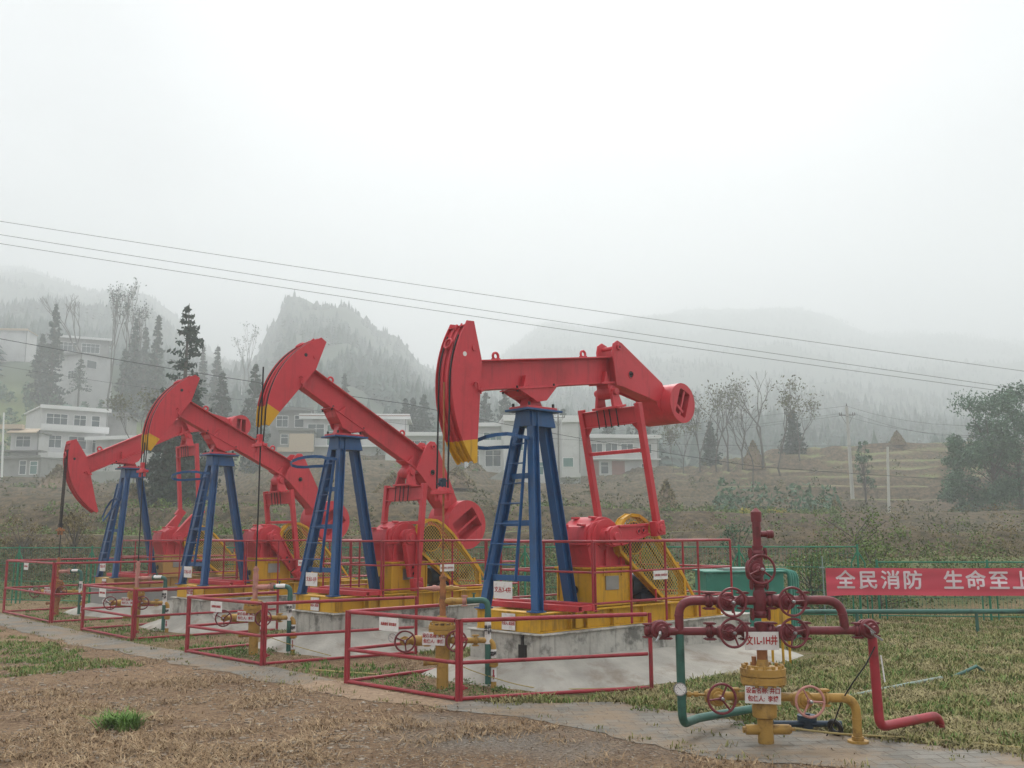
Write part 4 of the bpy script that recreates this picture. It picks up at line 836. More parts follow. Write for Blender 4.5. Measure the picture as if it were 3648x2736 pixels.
m = MB(); m.lathe((0, 0, 0.67), (0, 0, 1), [(0, 0.045), (0.10, 0.045), (0.10, 0.052), (0.14, 0.052)], 18); m.lathe((-0.065, 0.03, 0.62), (0, 0, 1), [(0, 0.02), (0.09, 0.02), (0.09, 0.015)], 10); m.build('tubing_stub', RUST, t)
m = MB()   # red master run
m.lathe((0, 0, 0.80), (0, 0, 1), [(0, 0.05), (0.06, 0.05), (0.08, 0.058), (0.19, 0.058), (0.20, 0.045)], 22)
clamp_pair(m, (0, 0, 1.064), (0, 0, 1), 0.062, 0.06)
m.lathe((0, 0, 1.09), (0, 0, 1), [(0, 0.05), (0.02, 0.056), (0.15, 0.056), (0.18, 0.045)], 22)
clamp_pair(m, (0.0, 0, 1.315), (0, 0, 1), 0.058, 0.055); clamp_pair(m, (0.0, 0, 1.575), (0, 0, 1), 0.058, 0.06)
m.lathe((0, 0, 1.27), (0, 0, 1), [(0, 0.042), (0.35, 0.042), (0.35, 0.046), (0.375, 0.048), (0.375, 0.036), (0.58, 0.036), (0.58, 0.046), (0.665, 0.046), (0.70, 0.008)], 20)
m.tube([(0.03, 0, 1.745), (0.10, 0, 1.742)], 0.026, 12); m.lathe((0.085, 0, 1.742), (1, 0, 0), [(0, 0.036), (0.03, 0.036), (0.03, 0.033), (0.04, 0.038), (0.055, 0.034)], 16)
mn = m.build('master_run', MAROON, t)
m = MB()   # arms
m.tube(bend([(-0.03, 0, 1.18), (-0.70, 0, 1.18), (-0.70, 0, 0.93)], 0.13, 8), 0.038, 16)
m.tube(bend([(0.03, 0, 1.18), (0.70, 0, 1.18), (0.72, 0, 0.93)], 0.15, 8), 0.038, 16)
for x, z in ((-0.70, 1.05), (0.705, 1.05)): m.lathe((x, 0, z), (0, 0, 1), [(0, 0.040), (0.008, 0.042), (0.016, 0.040)], 16)
m.tube([(-0.86, 0, 0.925), (0.88, 0, 0.925)], 0.035, 16)
for x in (-0.145, -0.44, 0.375, 0.09): clamp_pair(m, (x, 0, 1.18), (1, 0, 0), 0.058, 0.06)
for x in (-0.14, -0.44, 0.375, 0.085): clamp_pair(m, (x, 0, 0.925), (1, 0, 0), 0.058, 0.06)
m.lathe((0.10, 0, 1.18), (1, 0, 0), [(0, 0.05), (0.04, 0.05)], 16)
m.build('cross_arms', MAROON, t)
for (x, z, tl) in ((-0.30, 1.168, 0.4), (0.205, 1.172, 1.0), (-0.30, 0.918, 2.3), (0.205, 0.915, 2.9)): gate_valve(t, (x, 0, z), (1, 0, 0), 0.116, MAROON, MAROON, tl, 0.062)
gate_valve(t, (-0.045, 0, 1.44), (0, 0, 1), 0.118, MAROON, MAROON, 1.7, 0.066)
for s, x in ((-1, -0.885), (1, 0.90)):   # choke valves at the ends
    m = MB(); m.lathe((x, 0.10, 0.935), (0.15, -1, 0.05), [(0, 0.055), (0.03, 0.075), (0.06, 0.075), (0.06, 0.05), (0.10, 0.05), (0.10, 0.08), (0.13, 0.084), (0.15, 0.07), (0.15, 0.05), (0.20, 0.048), (0.20, 0.03), (0.235, 0.022)], 22)
    clamp_pair(m, (x - 0.075 * s, 0.0, 0.925), (1, 0, 0), 0.052, 0.055); clamp_pair(m, (x + 0.085 * s, 0.03, 0.93), (1, 0, 0), 0.048, 0.05)
    v = m.build('choke_valve', MAROON, t); m = MB(); m.tube([(x, -0.13, 0.93), (x - 0.01, -0.18, 0.91)], 0.012, 8)
    if s < 0: m.bar((x, -0.15, 0.92), (x - 0.04, -0.17, 0.86), 0.02, 0.01)
    else: m.bar((x + 0.02, -0.15, 0.92), (x - 0.07, -0.17, 0.99), 0.02, 0.01); m.bar((x + 0.01, -0.16, 0.90), (x + 0.07, -0.18, 0.86), 0.022, 0.016)
    m.build('lever', STEEL, v)
m = MB(); m.tube(bend([(-0.70, 0, 0.90), (-0.70, 0, 0.16), (-0.50, 0.38, 0.14), (0.35, 1.25, 0.09)], 0.12, 7), 0.037, 16); m.build('left_drop_pipe', GREENP, t)['label'] = 'dark green drop pipe'
m = MB(); m.tube(bend([(0.955, 0.02, 0.90), (0.965, 0, 0.13), (1.70, 0.56, 0.12), (1.75, 0.60, -0.05)], 0.09, 7), 0.040, 16); m.build('right_drop_pipe', REDP, t)['label'] = 'red drop pipe'
m = MB(); m.bar((1.0, -0.035, 0.72), (1.02, -0.035, 0.50), 0.012, 0.004, up=(0, 1, 0)); m.build('tape_strip', WHITE, t)
# lower ochre arms
m = MB(); m.tube([(-0.36, 0, 0.39), (0.62, 0, 0.37)], 0.036, 14)
clamp_pair(m, (-0.245, 0, 0.385), (1, 0, 0), 0.055, 0.05); clamp_pair(m, (0.51, 0, 0.372), (1, 0, 0), 0.055, 0.055)
m.tube(bend([(0.56, 0, 0.37), (0.775, 0, 0.37), (0.775, 0, 0.03)], 0.13, 8), 0.038, 16); m.lathe((0.775, 0, 0.19), (0, 0, 1), [(0, 0.042), (0.012, 0.042)], 16)
m.lathe((0.775, 0, 0.005), (0, 0, 1), [(0, 0.085), (0.02, 0.085), (0.02, 0.05), (0.05, 0.05)], 20)
m.tube([(-0.40, 0, 0.39), (-0.66, 0, 0.41)], 0.012, 8)
for x in (-0.56, -0.62): m.lathe((x, 0, 0.405), (-1, 0, 0), [(0, 0.024), (0.035, 0.024)], 6)
m.build('casing_arms', OCHRE, t)
gate_valve(t, (-0.42, 0, 0.388), (1, 0, 0), 0.118, OCHRE, MAROON, 2.0, 0.064); gate_valve(t, (0.31, 0, 0.36), (1, 0, 0), 0.122, OCHRE, PINK, 1.1, 0.064)
gauge(t, (-0.72, -0.05, 0.455), 0.052, (0.05, -1, 0), (0.06, 0.04, -0.03))
m = MB(); m.tube([(0.93, -0.1, 0.80), (0.84, -0.12, 0.66), (0.72, -0.1, 0.50), (0.66, 0, 0.35), (0.62, 0.08, 0.18), (0.56, 0.15, 0.03)], 0.006, 6); m.build('instrument_cable', BLACK, t)
hang_sign('white plate with large red characters in the middle of the dark red valve tree', None, -0.165, 0.775, 0.125, 0.925, -0.085, '文1L-1H井', 0.082, XL, None, sx=0.72, bold=0.002)
hang_sign('white plate with two red lines wired to the ochre body of the front valve tree', None, -0.19, 0.345, 0.11, 0.485, -0.125, '设备名称: 井口\n包保人:  李博', 0.052, XL, 'plates on the wellheads', tilt=R(-2.5), bold=0.001)
o = thing('ground_valve', 'small dark flanged valve low on the ground behind the front ochre wellhead', 'valve', (8.05, 4.72, 0), WZ)
m = MB(); m.lathe((0, 0, 0.02), (0, 0, 1), [(0, 0.05), (0.07, 0.05), (0.07, 0.085), (0.09, 0.085), (0.09, 0.08), (0.095, 0.08), (0.095, 0.085), (0.115, 0.085), (0.115, 0.03), (0.13, 0.03)], 16); m.tube([(-0.3, 0, 0.06), (0.3, -0.02, 0.06)], 0.028, 10); m.build('body', MOTOR, o)
o = thing('cable_roll', 'black coil standing beside the ochre pipe foot of the front valve tree', 'cable', (8.0, 4.42, 0), WZ)
m = MB(); m.torus((0, 0, 0.075), (0.7, 0.5, 0.3), 0.055, 0.022, 20, 8); m.tube([(0.05, 0, 0.02), (0.25, 0.02, 0.012)], 0.008, 6); m.build('coil', BLACK, o)

# ------------------------------------------------------------------ red railings round the wells
def enclosure(lab, A, B_, C, D, h, tag, right=True):
    t = thing('well_railing', lab, 'railing', (A[0], A[1], 0), 0, 'railings round the wells'); o = V((A[0], A[1], 0)); L_ = lambda p, z: V((p[0], p[1], z)) - o
    mid = 0.40 * h / 0.84
    for a, b2 in ((A, B_), (A, C), (B_, D)):
        d = (L_(b2, 0) - L_(a, 0)).normalized() * 0.035; s = MB()
        for z, r in ((h, 0.0235), (mid, 0.021), (0.03, 0.021)): s.tube([L_(a, z) + d, L_(b2, z) - d], r, 10)
        s.build('rail_panel', REDP, t)
    for p, q, n in ((A, C, 2), (B_, A, 2), (C, A, 1)):
        d = (L_(q, 0) - L_(p, 0)).normalized() * 0.045
        for k in range(n): s = MB(); c = L_(p, 0) + (d * 0.8 if k else -d * 0.1); s.tube([c, c + V((0, 0, h + 0.015))], 0.0235, 10); s.build('corner_post', REDP, t)
    c = L_(A, 0) + (L_(C, 0) - L_(A, 0)).normalized() * 0.05
    for z in (0.14 * h, 0.74 * h): s = MB(); s.cyl(c + V((0, 0, z)), c + V((0, 0, z + 0.05)), 0.028, n=10); s.bar(c + V((0, 0, z + 0.02)), c + V((0, 0, z + 0.02)) + (L_(C, 0) - L_(A, 0)).normalized() * 0.06, 0.01, 0.02); s.build('gate_hinge', REDP, t)
    # warning plate hung on the front rail
    a, b2 = V((A[0], A[1], 0)), V((B_[0], B_[1], 0)); d = (a - b2).normalized(); c = b2 + (a - b2) * (0.42 if h < 1 else 0.47); nn = V((-1, 0, 0))
    s_ = thing('warning_sign', tag, 'sign', (c.x, c.y, 0), 0, 'warning plates on the rails'); m = MB(); w2, z1 = 0.17, h - 0.02
    m.bar(V((-0.026, 0, z1 - 0.08)) - d * w2, V((-0.026, 0, z1 - 0.08)) + d * w2, 0.004, 0.15, up=(0, 0, 1)); m.build('plate', WHITE, s_)
    text('危险部位 请勿靠近', 0.039, (-0.0285, 0, z1 - 0.08), d, (0, 0, 1), REDT, s_, bold=0.0006, sx=0.85)
enclosure('low red pipe railing round the nearest pumping well, front corner with hinges', (6.78, 8.09), (6.64, 10.0), (8.84, 7.13), (8.25, 10.02), 0.84, 'white warning plate on the front rail of the nearest low railing')
enclosure('low red pipe railing round the second pumping well, partly behind the nearest railing', (6.70, 12.15), (6.64, 14.36), (8.97, 11.68), (8.20, 14.4), 0.83, 'white warning plate on the front rail of the second railing')
enclosure('low red pipe railing round the third pumping well', (6.73, 16.67), (6.78, 19.21), (9.3, 16.35), (8.4, 19.2), 0.84, 'white warning plate on the front rail of the third railing')
enclosure('taller red pipe railing round the farthest pumping well', (6.86, 21.25), (7.0, 24.97), (12.0, 20.6), (12.0, 24.9), 1.21, 'small white warning plate on the top rail of the tall farthest railing')

# ------------------------------------------------------------------ green wire fence
def fence(lab, A, B_, h, n, z0=0.0):
    t = thing('wire_fence', lab, 'fence', (A[0], A[1], z0)); d = V((B_[0] - A[0], B_[1] - A[1], 0)); L = d.length; d.normalize(); nrm = V((-d.y, d.x, 0))
    for k in range(n + 1):
        c = d * (L * k / n); m = MB(); m.tube([c, c + V((0, 0, h + 0.05))], 0.024, 8)
        for s in (-1, 1): m.tube([c + d * 0.14 * s - V((0, 0, 0.02)), c + d * 0.13 * s + V((0, 0, h * 0.78)), c + d * 0.02 * s + V((0, 0, h * 0.92))], 0.016, 6)
        m.build('post', FENCE, t)
    m = MB()
    for z, r in ((h, 0.015), (h * 0.72, 0.008), (h * 0.4, 0.006), (0.1, 0.012)): m.tube([V((0, 0, z)), d * L + V((0, 0, z))], r, 5)
    m.build('rail', FENCE, t)
    m = MB(); k = 0
    while k * 0.075 < L: c = d * (k * 0.075); m.bar(c + V((0, 0, 0.1)), c + V((0, 0, h)), 0.0035, 0.0035); k += 1
    for z in np.arange(0.25, h, 0.18): m.bar(V((0, 0, z)), d * L + V((0, 0, z)), 0.003, 0.003)
    m.build('wire_mesh', FENCE, t)
fence('tall green wire fence running behind the row of pumpjacks', (7.0, 30.2), (18.75, 9.65), 1.47, 10)
fence('lower green wire fence section behind the red banner', (18.95, 9.35), (25.0, 0.85), 1.16, 5)
# banner: cloth hung just in front of the fence, slightly slack
bd = V((1.31, -1.84, 0)).normalized(); b0 = at(2940, 2017, 19.15); b0.z = 0
t = thing('red_banner', 'long red cloth banner with white Chinese characters on the green fence', 'banner', b0)
bn = V((bd.y, -bd.x, 0)); BL = 5.6; m = MB(); nu, nv = 70, 8; vv = []
def bw(x, z): return 0.035 * noise.noise(V((x * 0.9, z * 5, 0))) + 0.006 * sin(z * 26 + x * 0.6)
for i in range(nu + 1):
    for j in range(nv + 1):
        x = BL * i / nu; z = 0.555 + 0.515 * j / nv - 0.012 * noise.noise(V((x * 0.7, 2, 0))) - 0.03 * math.exp(-x * 4) * (1 - j / nv); vv.append(bd * x + bn * bw(x, z) + V((0, 0, z)))
ff = [(i * (nv + 1) + j, (i + 1) * (nv + 1) + j, (i + 1) * (nv + 1) + j + 1, i * (nv + 1) + j + 1) for i in range(nu) for j in range(nv)]
m.add(vv, ff, True); m.build('cloth', BANNER, t)
PXM = 3400.0
for px, ch in ((3012, '全'), (3092, '民'), (3172, '消'), (3251, '防'), (3396, '生'), (3476, '命'), (3558, '至'), (3640, '上')):
    d_ = f_ + r_ * ((px - 1824) / 3400.0) + u_ * ((1368 - 2060) / 3400.0)
    # distance along the banner where this sight line crosses its vertical plane
    den = d_.x * bn.x + d_.y * bn.y; s = (b0.x * bn.x + b0.y * bn.y) / den; x = (V((d_.x * s, d_.y * s, 0)) - b0).dot(bd)
    import_ = []
    for kk, (ox, oz) in enumerate(((0, 0), (-0.008, 0), (0.008, 0), (0, 0.008), (0, -0.008))):
        q_ = text(ch, 0.375, bd * (x + ox) + V((0, 0, 0.82 + oz)), bd, (0, 0, 1), WHT, t, name='character')
        for v_ in q_.data.vertices: v_.co += bn * (bw(v_.co.dot(bd), v_.co.z) + 0.005 + 0.0006 * kk)
        import_.append(q_)
    vv_ = []; ff_ = []
    for q_ in import_:
        o9 = len(vv_); vv_ += [tuple(v_.co) for v_ in q_.data.vertices]; ff_ += [tuple(i_ + o9 for i_ in p_.vertices) for p_ in q_.data.polygons]; bpy.data.objects.remove(q_)
    m = MB(); m.add(vv_, ff_); m.build('character', WHT, t)
# banner post, T-shaped white stake
o = thing('white_stake', 'thin pale stake holding the left end of the red banner', 'stake', at(2935, 2100, 19.1).xy.to_3d()); m = MB(); m.tube([(0, 0, 0), (0, 0, 1.3)], 0.014, 6); m.tube([(-0.06, 0.04, 1.08), (0.03, -0.02, 1.08)], 0.014, 6); m.build('stake', PALEPIPE, o)
# dark green pipe on low supports in front of the banner fence
o = thing('long_green_pipe', 'long dark green pipe carried low along the fence below the red banner', 'pipe'); a = at(2560, 2155, 17.6); a.z = 0.36; b_ = at(3980, 2180, 17.3); b_.z = 0.36
m = MB(); m.tube([a, b_], 0.042, 12); m.build('pipe', GREENP, o)
for f in (0.05, 0.35, 0.65, 0.95): q = a + (b_ - a) * f; m = MB(); m.tube([V((q.x, q.y, -0.02)), V((q.x, q.y, 0.33))], 0.03, 8); m.build('support', GREENP, o)

# green steel tank and pipe loops behind the nearest pumpjack
c = at(2632, 2080, 16.2); o = thing('green_tank', 'teal green steel tank behind the nearest pumpjack', 'tank', (c.x, c.y, 0), WZ)
m = MB(); m.box((-0.62, -0.4, 0.25), (0.64, 0.55, 1.12)); m.box((-0.66, -0.44, 1.121), (0.68, 0.59, 1.15))
for x in (-0.6, 0.6):
    for y in (-0.38, 0.5): m.box((x - 0.03, y - 0.03, -0.02), (x + 0.03, y + 0.03, 0.249))
m.build('tank_body', TEAL, o, bevel=0.01); m = MB(); m.box((-0.3, -0.3, 1.151), (0.35, 0.3, 1.19)); m.build('lid', PALEPIPE, o)
c = at(2770, 2080, 16.0); o = thing('teal_pipe_loops', 'four teal pipes bending down together right of the green tank', 'pipes', (c.x, c.y, 0), WZ)
for k in range(4): m = MB(); m.tube(bend([(-0.25, 0.1 * k, 1.15 - 0.012 * k), (0.20 + 0.068 * k, 0.1 * k, 1.15 - 0.012 * k), (0.20 + 0.068 * k, 0.1 * k, 0.0)], 0.12, 6), 0.035, 10); m.build('pipe', TEAL, o)
c = at(2768, 2260, 13.2); o = thing('yellow_steel_box', 'yellow steel box on the grass just behind the front valve tree', 'box', (c.x, c.y, 0), R(10))
m = MB(); m.box((-0.15, -0.15, 0.42), (0.15, 0.15, 0.80)); m.bar((-0.12, -0.12, 0.42), (-0.12, -0.12, 0), 0.03, 0.03); m.bar((0.12, -0.12, 0.42), (0.12, -0.12, 0), 0.03, 0.03); m.bar((-0.12, 0.12, 0.42), (-0.12, 0.12, 0), 0.03, 0.03); m.bar((0.12, 0.12, 0.42), (0.12, 0.12, 0), 0.03, 0.03); m.box((-0.165, -0.165, 0.801), (0.165, 0.165, 0.82)); m.build('cabinet', YEL, o, bevel=0.006)
# hoses and pipes on the ground
o = thing('pale_pipe', 'pale green pipe lying in the grass at right', 'pipe'); a = at(3150, 2460, 1); m = MB()
m.tube([(9.75, 5.35, 0.0), (10.65, 5.26, 0.015), (11.9, 5.15, 0.02)], 0.024, 10); m.build('pipe', PALEPIPE, o)
o = thing('green_hose', 'short green hose arching from the end of the pale pipe', 'hose'); m = MB(); m.tube([(12.1, 5.1, 0.02), (12.4, 5.06, 0.06), (12.65, 5.03, 0.10), (12.8, 5.0, 0.02)], 0.02, 8); m.build('hose', GREENP, o)
def hose(lab, pts, r=0.010, mt_=HOSE):
    o = thing('thin_hose', lab, 'hose', group='thin hoses on the ground'); m = MB(); P3 = [V(p) for p in pts]; out_ = []
    for i in range(len(P3) - 1):
        for k in range(8):
            f = k / 8; p0 = P3[max(i - 1, 0)]; p1 = P3[i]; p2 = P3[i + 1]; p3 = P3[min(i + 2, len(P3) - 1)]
            out_.append(0.5 * ((2 * p1) + (p2 - p0) * f + (2 * p0 - 5 * p1 + 4 * p2 - p3) * f * f + (3 * p1 - p0 - 3 * p2 + p3) * f ** 3))
    m.tube(out_ + [P3[-1]], r, 6); m.build('hose', mt_, o)
hose('thin ochre hose along the path edge right of the front valve tree', [(7.50, 4.52, 0.12), (7.9, 4.3, 0.05), (8.35, 3.8, 0.02), (8.6, 3.0, 0.02), (8.9, 2.2, 0.02)], 0.009)
hose('thin hose slanting down the concrete apron from the nearest wellhead', [(7.28, 8.78, 0.30), (7.55, 8.55, 0.16), (7.9, 8.0, 0.03), (8.6, 7.4, 0.02)], 0.006)
hose('yellow hose in the dirt between the first and second railings', [(6.95, 11.2, 0.015), (7.1, 10.8, 0.015), (7.3, 10.3, 0.015)], 0.012)
hose('thin hose hanging from the second wellhead to the ground', [(7.3, 13.25, 0.30), (7.6, 12.9, 0.15), (7.9, 12.3, 0.02)], 0.006)
# ------------------------------------------------------------------ houses on the far slope
def house(name, lab, corner, yaw, W, Dp, H, wall, floors, wins, over=0.35, roofm=None, dx=0.0, group='village houses on the slope', base=3.0, band=None, side=None, extra=None, glass=None, fasc=0.45):
    """box house: local x along the facade, y away from the viewer; wins = (x0, z0, w, h, kind) on the facade"""
    t = thing(name, lab, 'house', corner, WZ + yaw, group); m = MB(); m.box((0, 0.0, -base), (W, Dp, H)); m.build('wall', wall, t)
    m = MB(); m.box((-over, -over - 0.25, H + 0.003), (W + over, Dp + over, H + 0.16)); m.box((-over, -over - 0.28, H - fasc + 0.3), (W + over, -over - 0.252, H + 0.35)); m.build('roof', roofm or HTRIM, t)
    if band:
        m = MB()
        for z in band: m.box((-0.06, -0.75, z - 0.15), (W + 0.06, -0.003, z + 0.02)); m.box((-0.06, -0.78, z + 0.021), (W + 0.06, -0.70, z + 0.75)) if extra == 'balcony' else None
        m.build('balcony', HTRIM, t)
    m = MB(); m.tube([(W - 0.12, -0.06, H), (W - 0.12, -0.06, -base + 0.5)], 0.05, 6); m.build('drainpipe', HROOF, t)
    for x0, z0, ww, hh_, kind in wins:
        m = MB(); m.box((x0 - 0.09, -0.045, z0 - 0.09), (x0 + ww + 0.09, -0.004, z0)); m.box((x0 - 0.09, -0.045, z0 + hh_), (x0 + ww + 0.09, -0.004, z0 + hh_ + 0.09)); m.box((x0 - 0.09, -0.045, z0), (x0, -0.004, z0 + hh_)); m.box((x0 + ww, -0.045, z0), (x0 + ww + 0.09, -0.004, z0 + hh_))
        nm = max(1, int(ww / 0.75))
        for k in range(1, nm): m.box((x0 + ww * k / nm - 0.03, -0.04, z0), (x0 + ww * k / nm + 0.03, -0.012, z0 + hh_))
        if hh_ > 1.2: m.box((x0, -0.038, z0 + hh_ * 0.68 - 0.03), (x0 + ww, -0.011, z0 + hh_ * 0.68 + 0.03))
        wd = m.build('door' if kind == 'd' else 'window', HTRIM, t); m = MB(); m.box((x0, -0.01, z0), (x0 + ww, -0.003, z0 + hh_)); m.build('pane', GLASSG if kind == 'g' else GLASS, wd)
    for x_, y0, z0, ww, hh_ in (side or []):
        m = MB(); m.box((x_ - 0.04, y0 - 0.08, z0 - 0.08), (x_ - 0.004, y0 + ww + 0.08, z0 + hh_ + 0.08)) if x_ <= 0 else m.box((x_ + 0.004, y0 - 0.08, z0 - 0.08), (x_ + 0.04, y0 + ww + 0.08, z0 + hh_ + 0.08))
        wd = m.build('side_window', HTRIM, t); m = MB(); m.box((x_ - 0.06, y0, z0), (x_ - 0.041, y0 + ww, z0 + hh_)) if x_ <= 0 else m.box((x_ + 0.041, y0, z0), (x_ + 0.06, y0 + ww, z0 + hh_)); m.build('pane', GLASS, wd)
    return t
def base_at(px, py, D):
    return at(px, py, D)
# left: white two-storey house with terraces, seen at an angle
h1 = house('white_house', 'white two-storey house with flat white parapet roof and balcony at left', base_at(138, 1602, 128), R(38), 8.6, 9.5, 5.75, HWALL, 2,
      [(0.7, 3.45, 2.6, 1.5, 'w'), (4.2, 3.45, 1.5, 1.5, 'w'), (6.5, 3.0, 1.0, 2.0, 'd'), (0.4, 0.4, 2.3, 1.6, 'w'), (3.7, 0.4, 2.2, 1.6, 'w'), (6.8, 0.0, 1.0, 2.0, 'd')], over=0.3, band=[2.75], extra='balcony', base=6)
m = MB(); m.box((0.4, -1.6, -1.1), (8.0, -0.1, -0.35)); m.build('terrace', HTRIM, h1)
m = MB(); m.box((2.9, 0.6, 6.0), (3.9, 1.2, 6.45)); m.bar((4.7, 2.5, 6.15), (5.9, 2.5, 6.6), 1.2, 0.35); m.build('water_heater', PALEPIPE, h1)
g2 = house('grey_house_wing', 'low house wing with beige canopies, left of the white two-storey house', base_at(33, 1640, 121), R(4), 3.5, 3, 3.5, HWALL, 1, [(0.7, 1.75, 1.7, 1.3, 'w')], over=0.25, roofm=HROOF, base=8)
m = MB(); m.hexa([(0.0, -1.3, 3.35), (3.6, -1.3, 3.35), (3.6, 0, 3.9), (0.2, 0, 3.9), (0.0, -1.3, 3.5), (3.6, -1.3, 3.5), (3.6, 0, 4.05), (0.2, 0, 4.05)]); m.build('canopy', HBEIGE, g2); m = MB(); m.box((-2.5, -0.9, 3.95), (1.6, 0, 4.5)); m.build('canopy', HBEIGE, g2)
m = MB(); m.box((-1.5, -1.9, 1.0), (4.6, 0.0, 1.15)); m.build('canopy', HROOF, g2)
house('grey_outbuilding', 'low dark grey outbuilding with two doors below the grey house wing', base_at(0, 1690, 118), R(-8), 5.4, 4, 1.9, HGREY, 1, [(2.6, 0.0, 0.8, 1.6, 'w'), (4.0, 0.0, 0.9, 1.5, 'g')], over=0.1, roofm=HROOF, base=3, fasc=0.3)
house('grey_side_house', 'plain grey cement house behind the white two-storey house, next to the bare tree', base_at(300, 1640, 137), R(12), 5.5, 8, 6.6, HGREY, 2, [], over=0.3, roofm=HROOF, base=6)
house('white_low_house', 'low white house with scalloped eave behind the far red beam', base_at(335, 1660, 131), R(-12), 8.0, 6, 3.6, HWALL, 1, [(0.8, 0.1, 2.1, 1.9, 'd'), (4.2, 1.5, 2.0, 1.5, 'w')], over=0.9, base=6)
# upper left, in the fog
house('hilltop_house_pink', 'pale pinkish two-storey house high in the fog at upper left, beside the tall bare tree', base_at(165, 1372, 182), R(-28), 9.8, 7, 5.3, HWALL, 2, [(1.6, 3.2, 1.5, 1.2, 'w'), (6.2, 0.7, 2.4, 1.5, 'w')], over=0.2, base=14, roofm=HROOF, side=[(9.8, 1.2, 2.8, 2.0, 1.4)])
house('hilltop_house_glazed', 'long grey glazed house with white roof edge behind the pinkish hilltop house', base_at(192, 1275, 196), R(25), 10.5, 6, 4.5, HGREY, 2, [(0.8, 1.6, 3.4, 1.9, 'w'), (5.2, 1.6, 3.4, 1.9, 'w')], over=0.5, base=14)
house('hilltop_house_left', 'pale flat-roofed house in the fog at the far left edge', base_at(-60, 1225, 205), R(8), 9.0, 6, 3.2, HWALL, 1, [], over=0.2, base=8, roofm=HBEIGE)
# centre
house('grey_house', 'grey unplastered house left of the second blue tower, behind the beige annex', base_at(960, 1585, 134), R(10), 5.6, 8, 5.0, HGREY, 2, [(0.9, 2.6, 1.5, 1.5, 'w'), (3.4, 2.6, 1.4, 1.6, 'w')], over=0.4, base=8, roofm=HROOF)
bb = house('beige_annex', 'small beige annex with corner balcony in front of the grey house', base_at(992, 1610, 130), R(8), 4.6, 4, 2.9, HGREY, 1, [(0.3, 1.1, 0.9, 1.3, 'w')], over=0.15, base=6, roofm=HROOF, fasc=0.3)
m = MB(); m.box((-0.15, -0.5, 0.0), (4.75, -0.02, 0.6)); m.box((1.4, -0.4, 0.6), (4.7, -0.05, 2.5)); m.build('balcony', HBEIGE, bb)
h2 = house('white_villa', 'white house with striped fascia and tall green glass windows behind the second pumpjack', base_at(1078, 1600, 134), R(4), 14.5, 9, 4.6, HWALL, 2, [(0.7, 1.6, 2.2, 1.9, 'w'), (3.4, 0.6, 2.9, 2.8, 'g'), (8.4, 1.6, 1.3, 1.2, 'w'), (10.2, 1.6, 2.2, 1.2, 'w')], over=0.5, base=6, fasc=0.7)
m = MB(); m.box((-0.3, -0.9, 0.25), (15, 0, 0.5)); m.build('ledge', HTRIM, h2); m = MB(); m.box((-0.45, -0.86, 4.62), (15, -0.79, 4.72)); m.build('red_stripe', HRED, h2)
house('white_terrace_house', 'low white house with terrace columns right of the second blue tower', base_at(1372, 1640, 128), R(5), 7.0, 6, 3.4, HWALL, 1, [(0.8, 1.0, 1.3, 1.6, 'w'), (3.1, 1.0, 2.4, 1.6, 'w')], over=0.6, base=5)
house('white_row_house', 'two-storey white house with balcony right of the nearest yellow horsehead tip', base_at(1655, 1662, 122), R(-3), 5.0, 8, 5.2, HWALL, 2, [(0.4, 3.2, 1.1, 1.1, 'g'), (2.5, 3.1, 2.3, 1.2, 'g'), (0.5, 0.0, 1.3, 2.0, 'd'), (2.7, 0.0, 1.9, 2.0, 'd')], over=0.35, band=[2.55], extra='balcony', base=4)
house('white_tower_house', 'tall plain white tiled house behind the blue tower of the nearest pumpjack', base_at(1795, 1690, 118), R(6), 9.6, 9, 7.0, HWALL, 3, [(1.4, 3.0, 1.0, 1.3, 'g'), (8.0, 2.9, 1.3, 1.1, 'g'), (3.9, 0.0, 1.0, 1.5, 'g')], over=0.1, base=4, fasc=0.7)
h3 = house('white_cube_house', 'white house front with one square green window, right of the blue tower', base_at(2002, 1692, 116), R(3), 2.3, 8, 6.9, HWALL, 2, [(0.18, 1.0, 1.2, 1.05, 'g')], over=0.08, base=0.3, fasc=0.8)
house('red_brick_house', 'long two-storey house with brick panels and window rows seen through the nearest pitman frame', base_at(2098, 1700, 128), R(10), 9.8, 7, 5.4, HWALL, 2, [(0.4, 3.3, 1.5, 1.2, 'w'), (2.4, 3.3, 1.6, 1.2, 'w'), (4.6, 3.3, 1.6, 1.2, 'w'), (7.2, 3.3, 1.6, 1.2, 'w'), (1.7, 0.5, 1.0, 1.5, 'w'), (7.4, 0.5, 1.3, 1.3, 'w')], over=0.3, base=4, band=[2.5], roofm=HTRIM)
m = MB(); m.box((3.2, -0.03, 0.2), (5.0, -0.004, 2.2)); m.build('brick_panel', HRED, bpy.data.objects['red_brick_house']); m = MB(); m.box((0.2, -0.03, 0.2), (1.4, -0.004, 2.2)); m.build('brick_panel', HRED, bpy.data.objects['red_brick_house'])
o = thing('concrete_ramp', 'grey concrete ramp wall rising to the white houses', 'wall', at(1728, 1712, 108), WZ); m = MB(); m.hexa([(0, 0, -1.5), (2.2, 0, -1.5), (2.2, 6, -1.5), (0, 6, -1.5), (0, 0, 0), (2.2, 0, 1.2), (2.2, 6, 1.2), (0, 6, 0)]); m.build('wall', HGREY, o)
o = thing('retaining_wall', 'long pale retaining wall below the low white house', 'wall', at(320, 1722, 112), WZ); m = MB(); m.box((0, 0, -1.5), (7.2, 0.4, 1.4)); m.build('wall', HGREY, o)

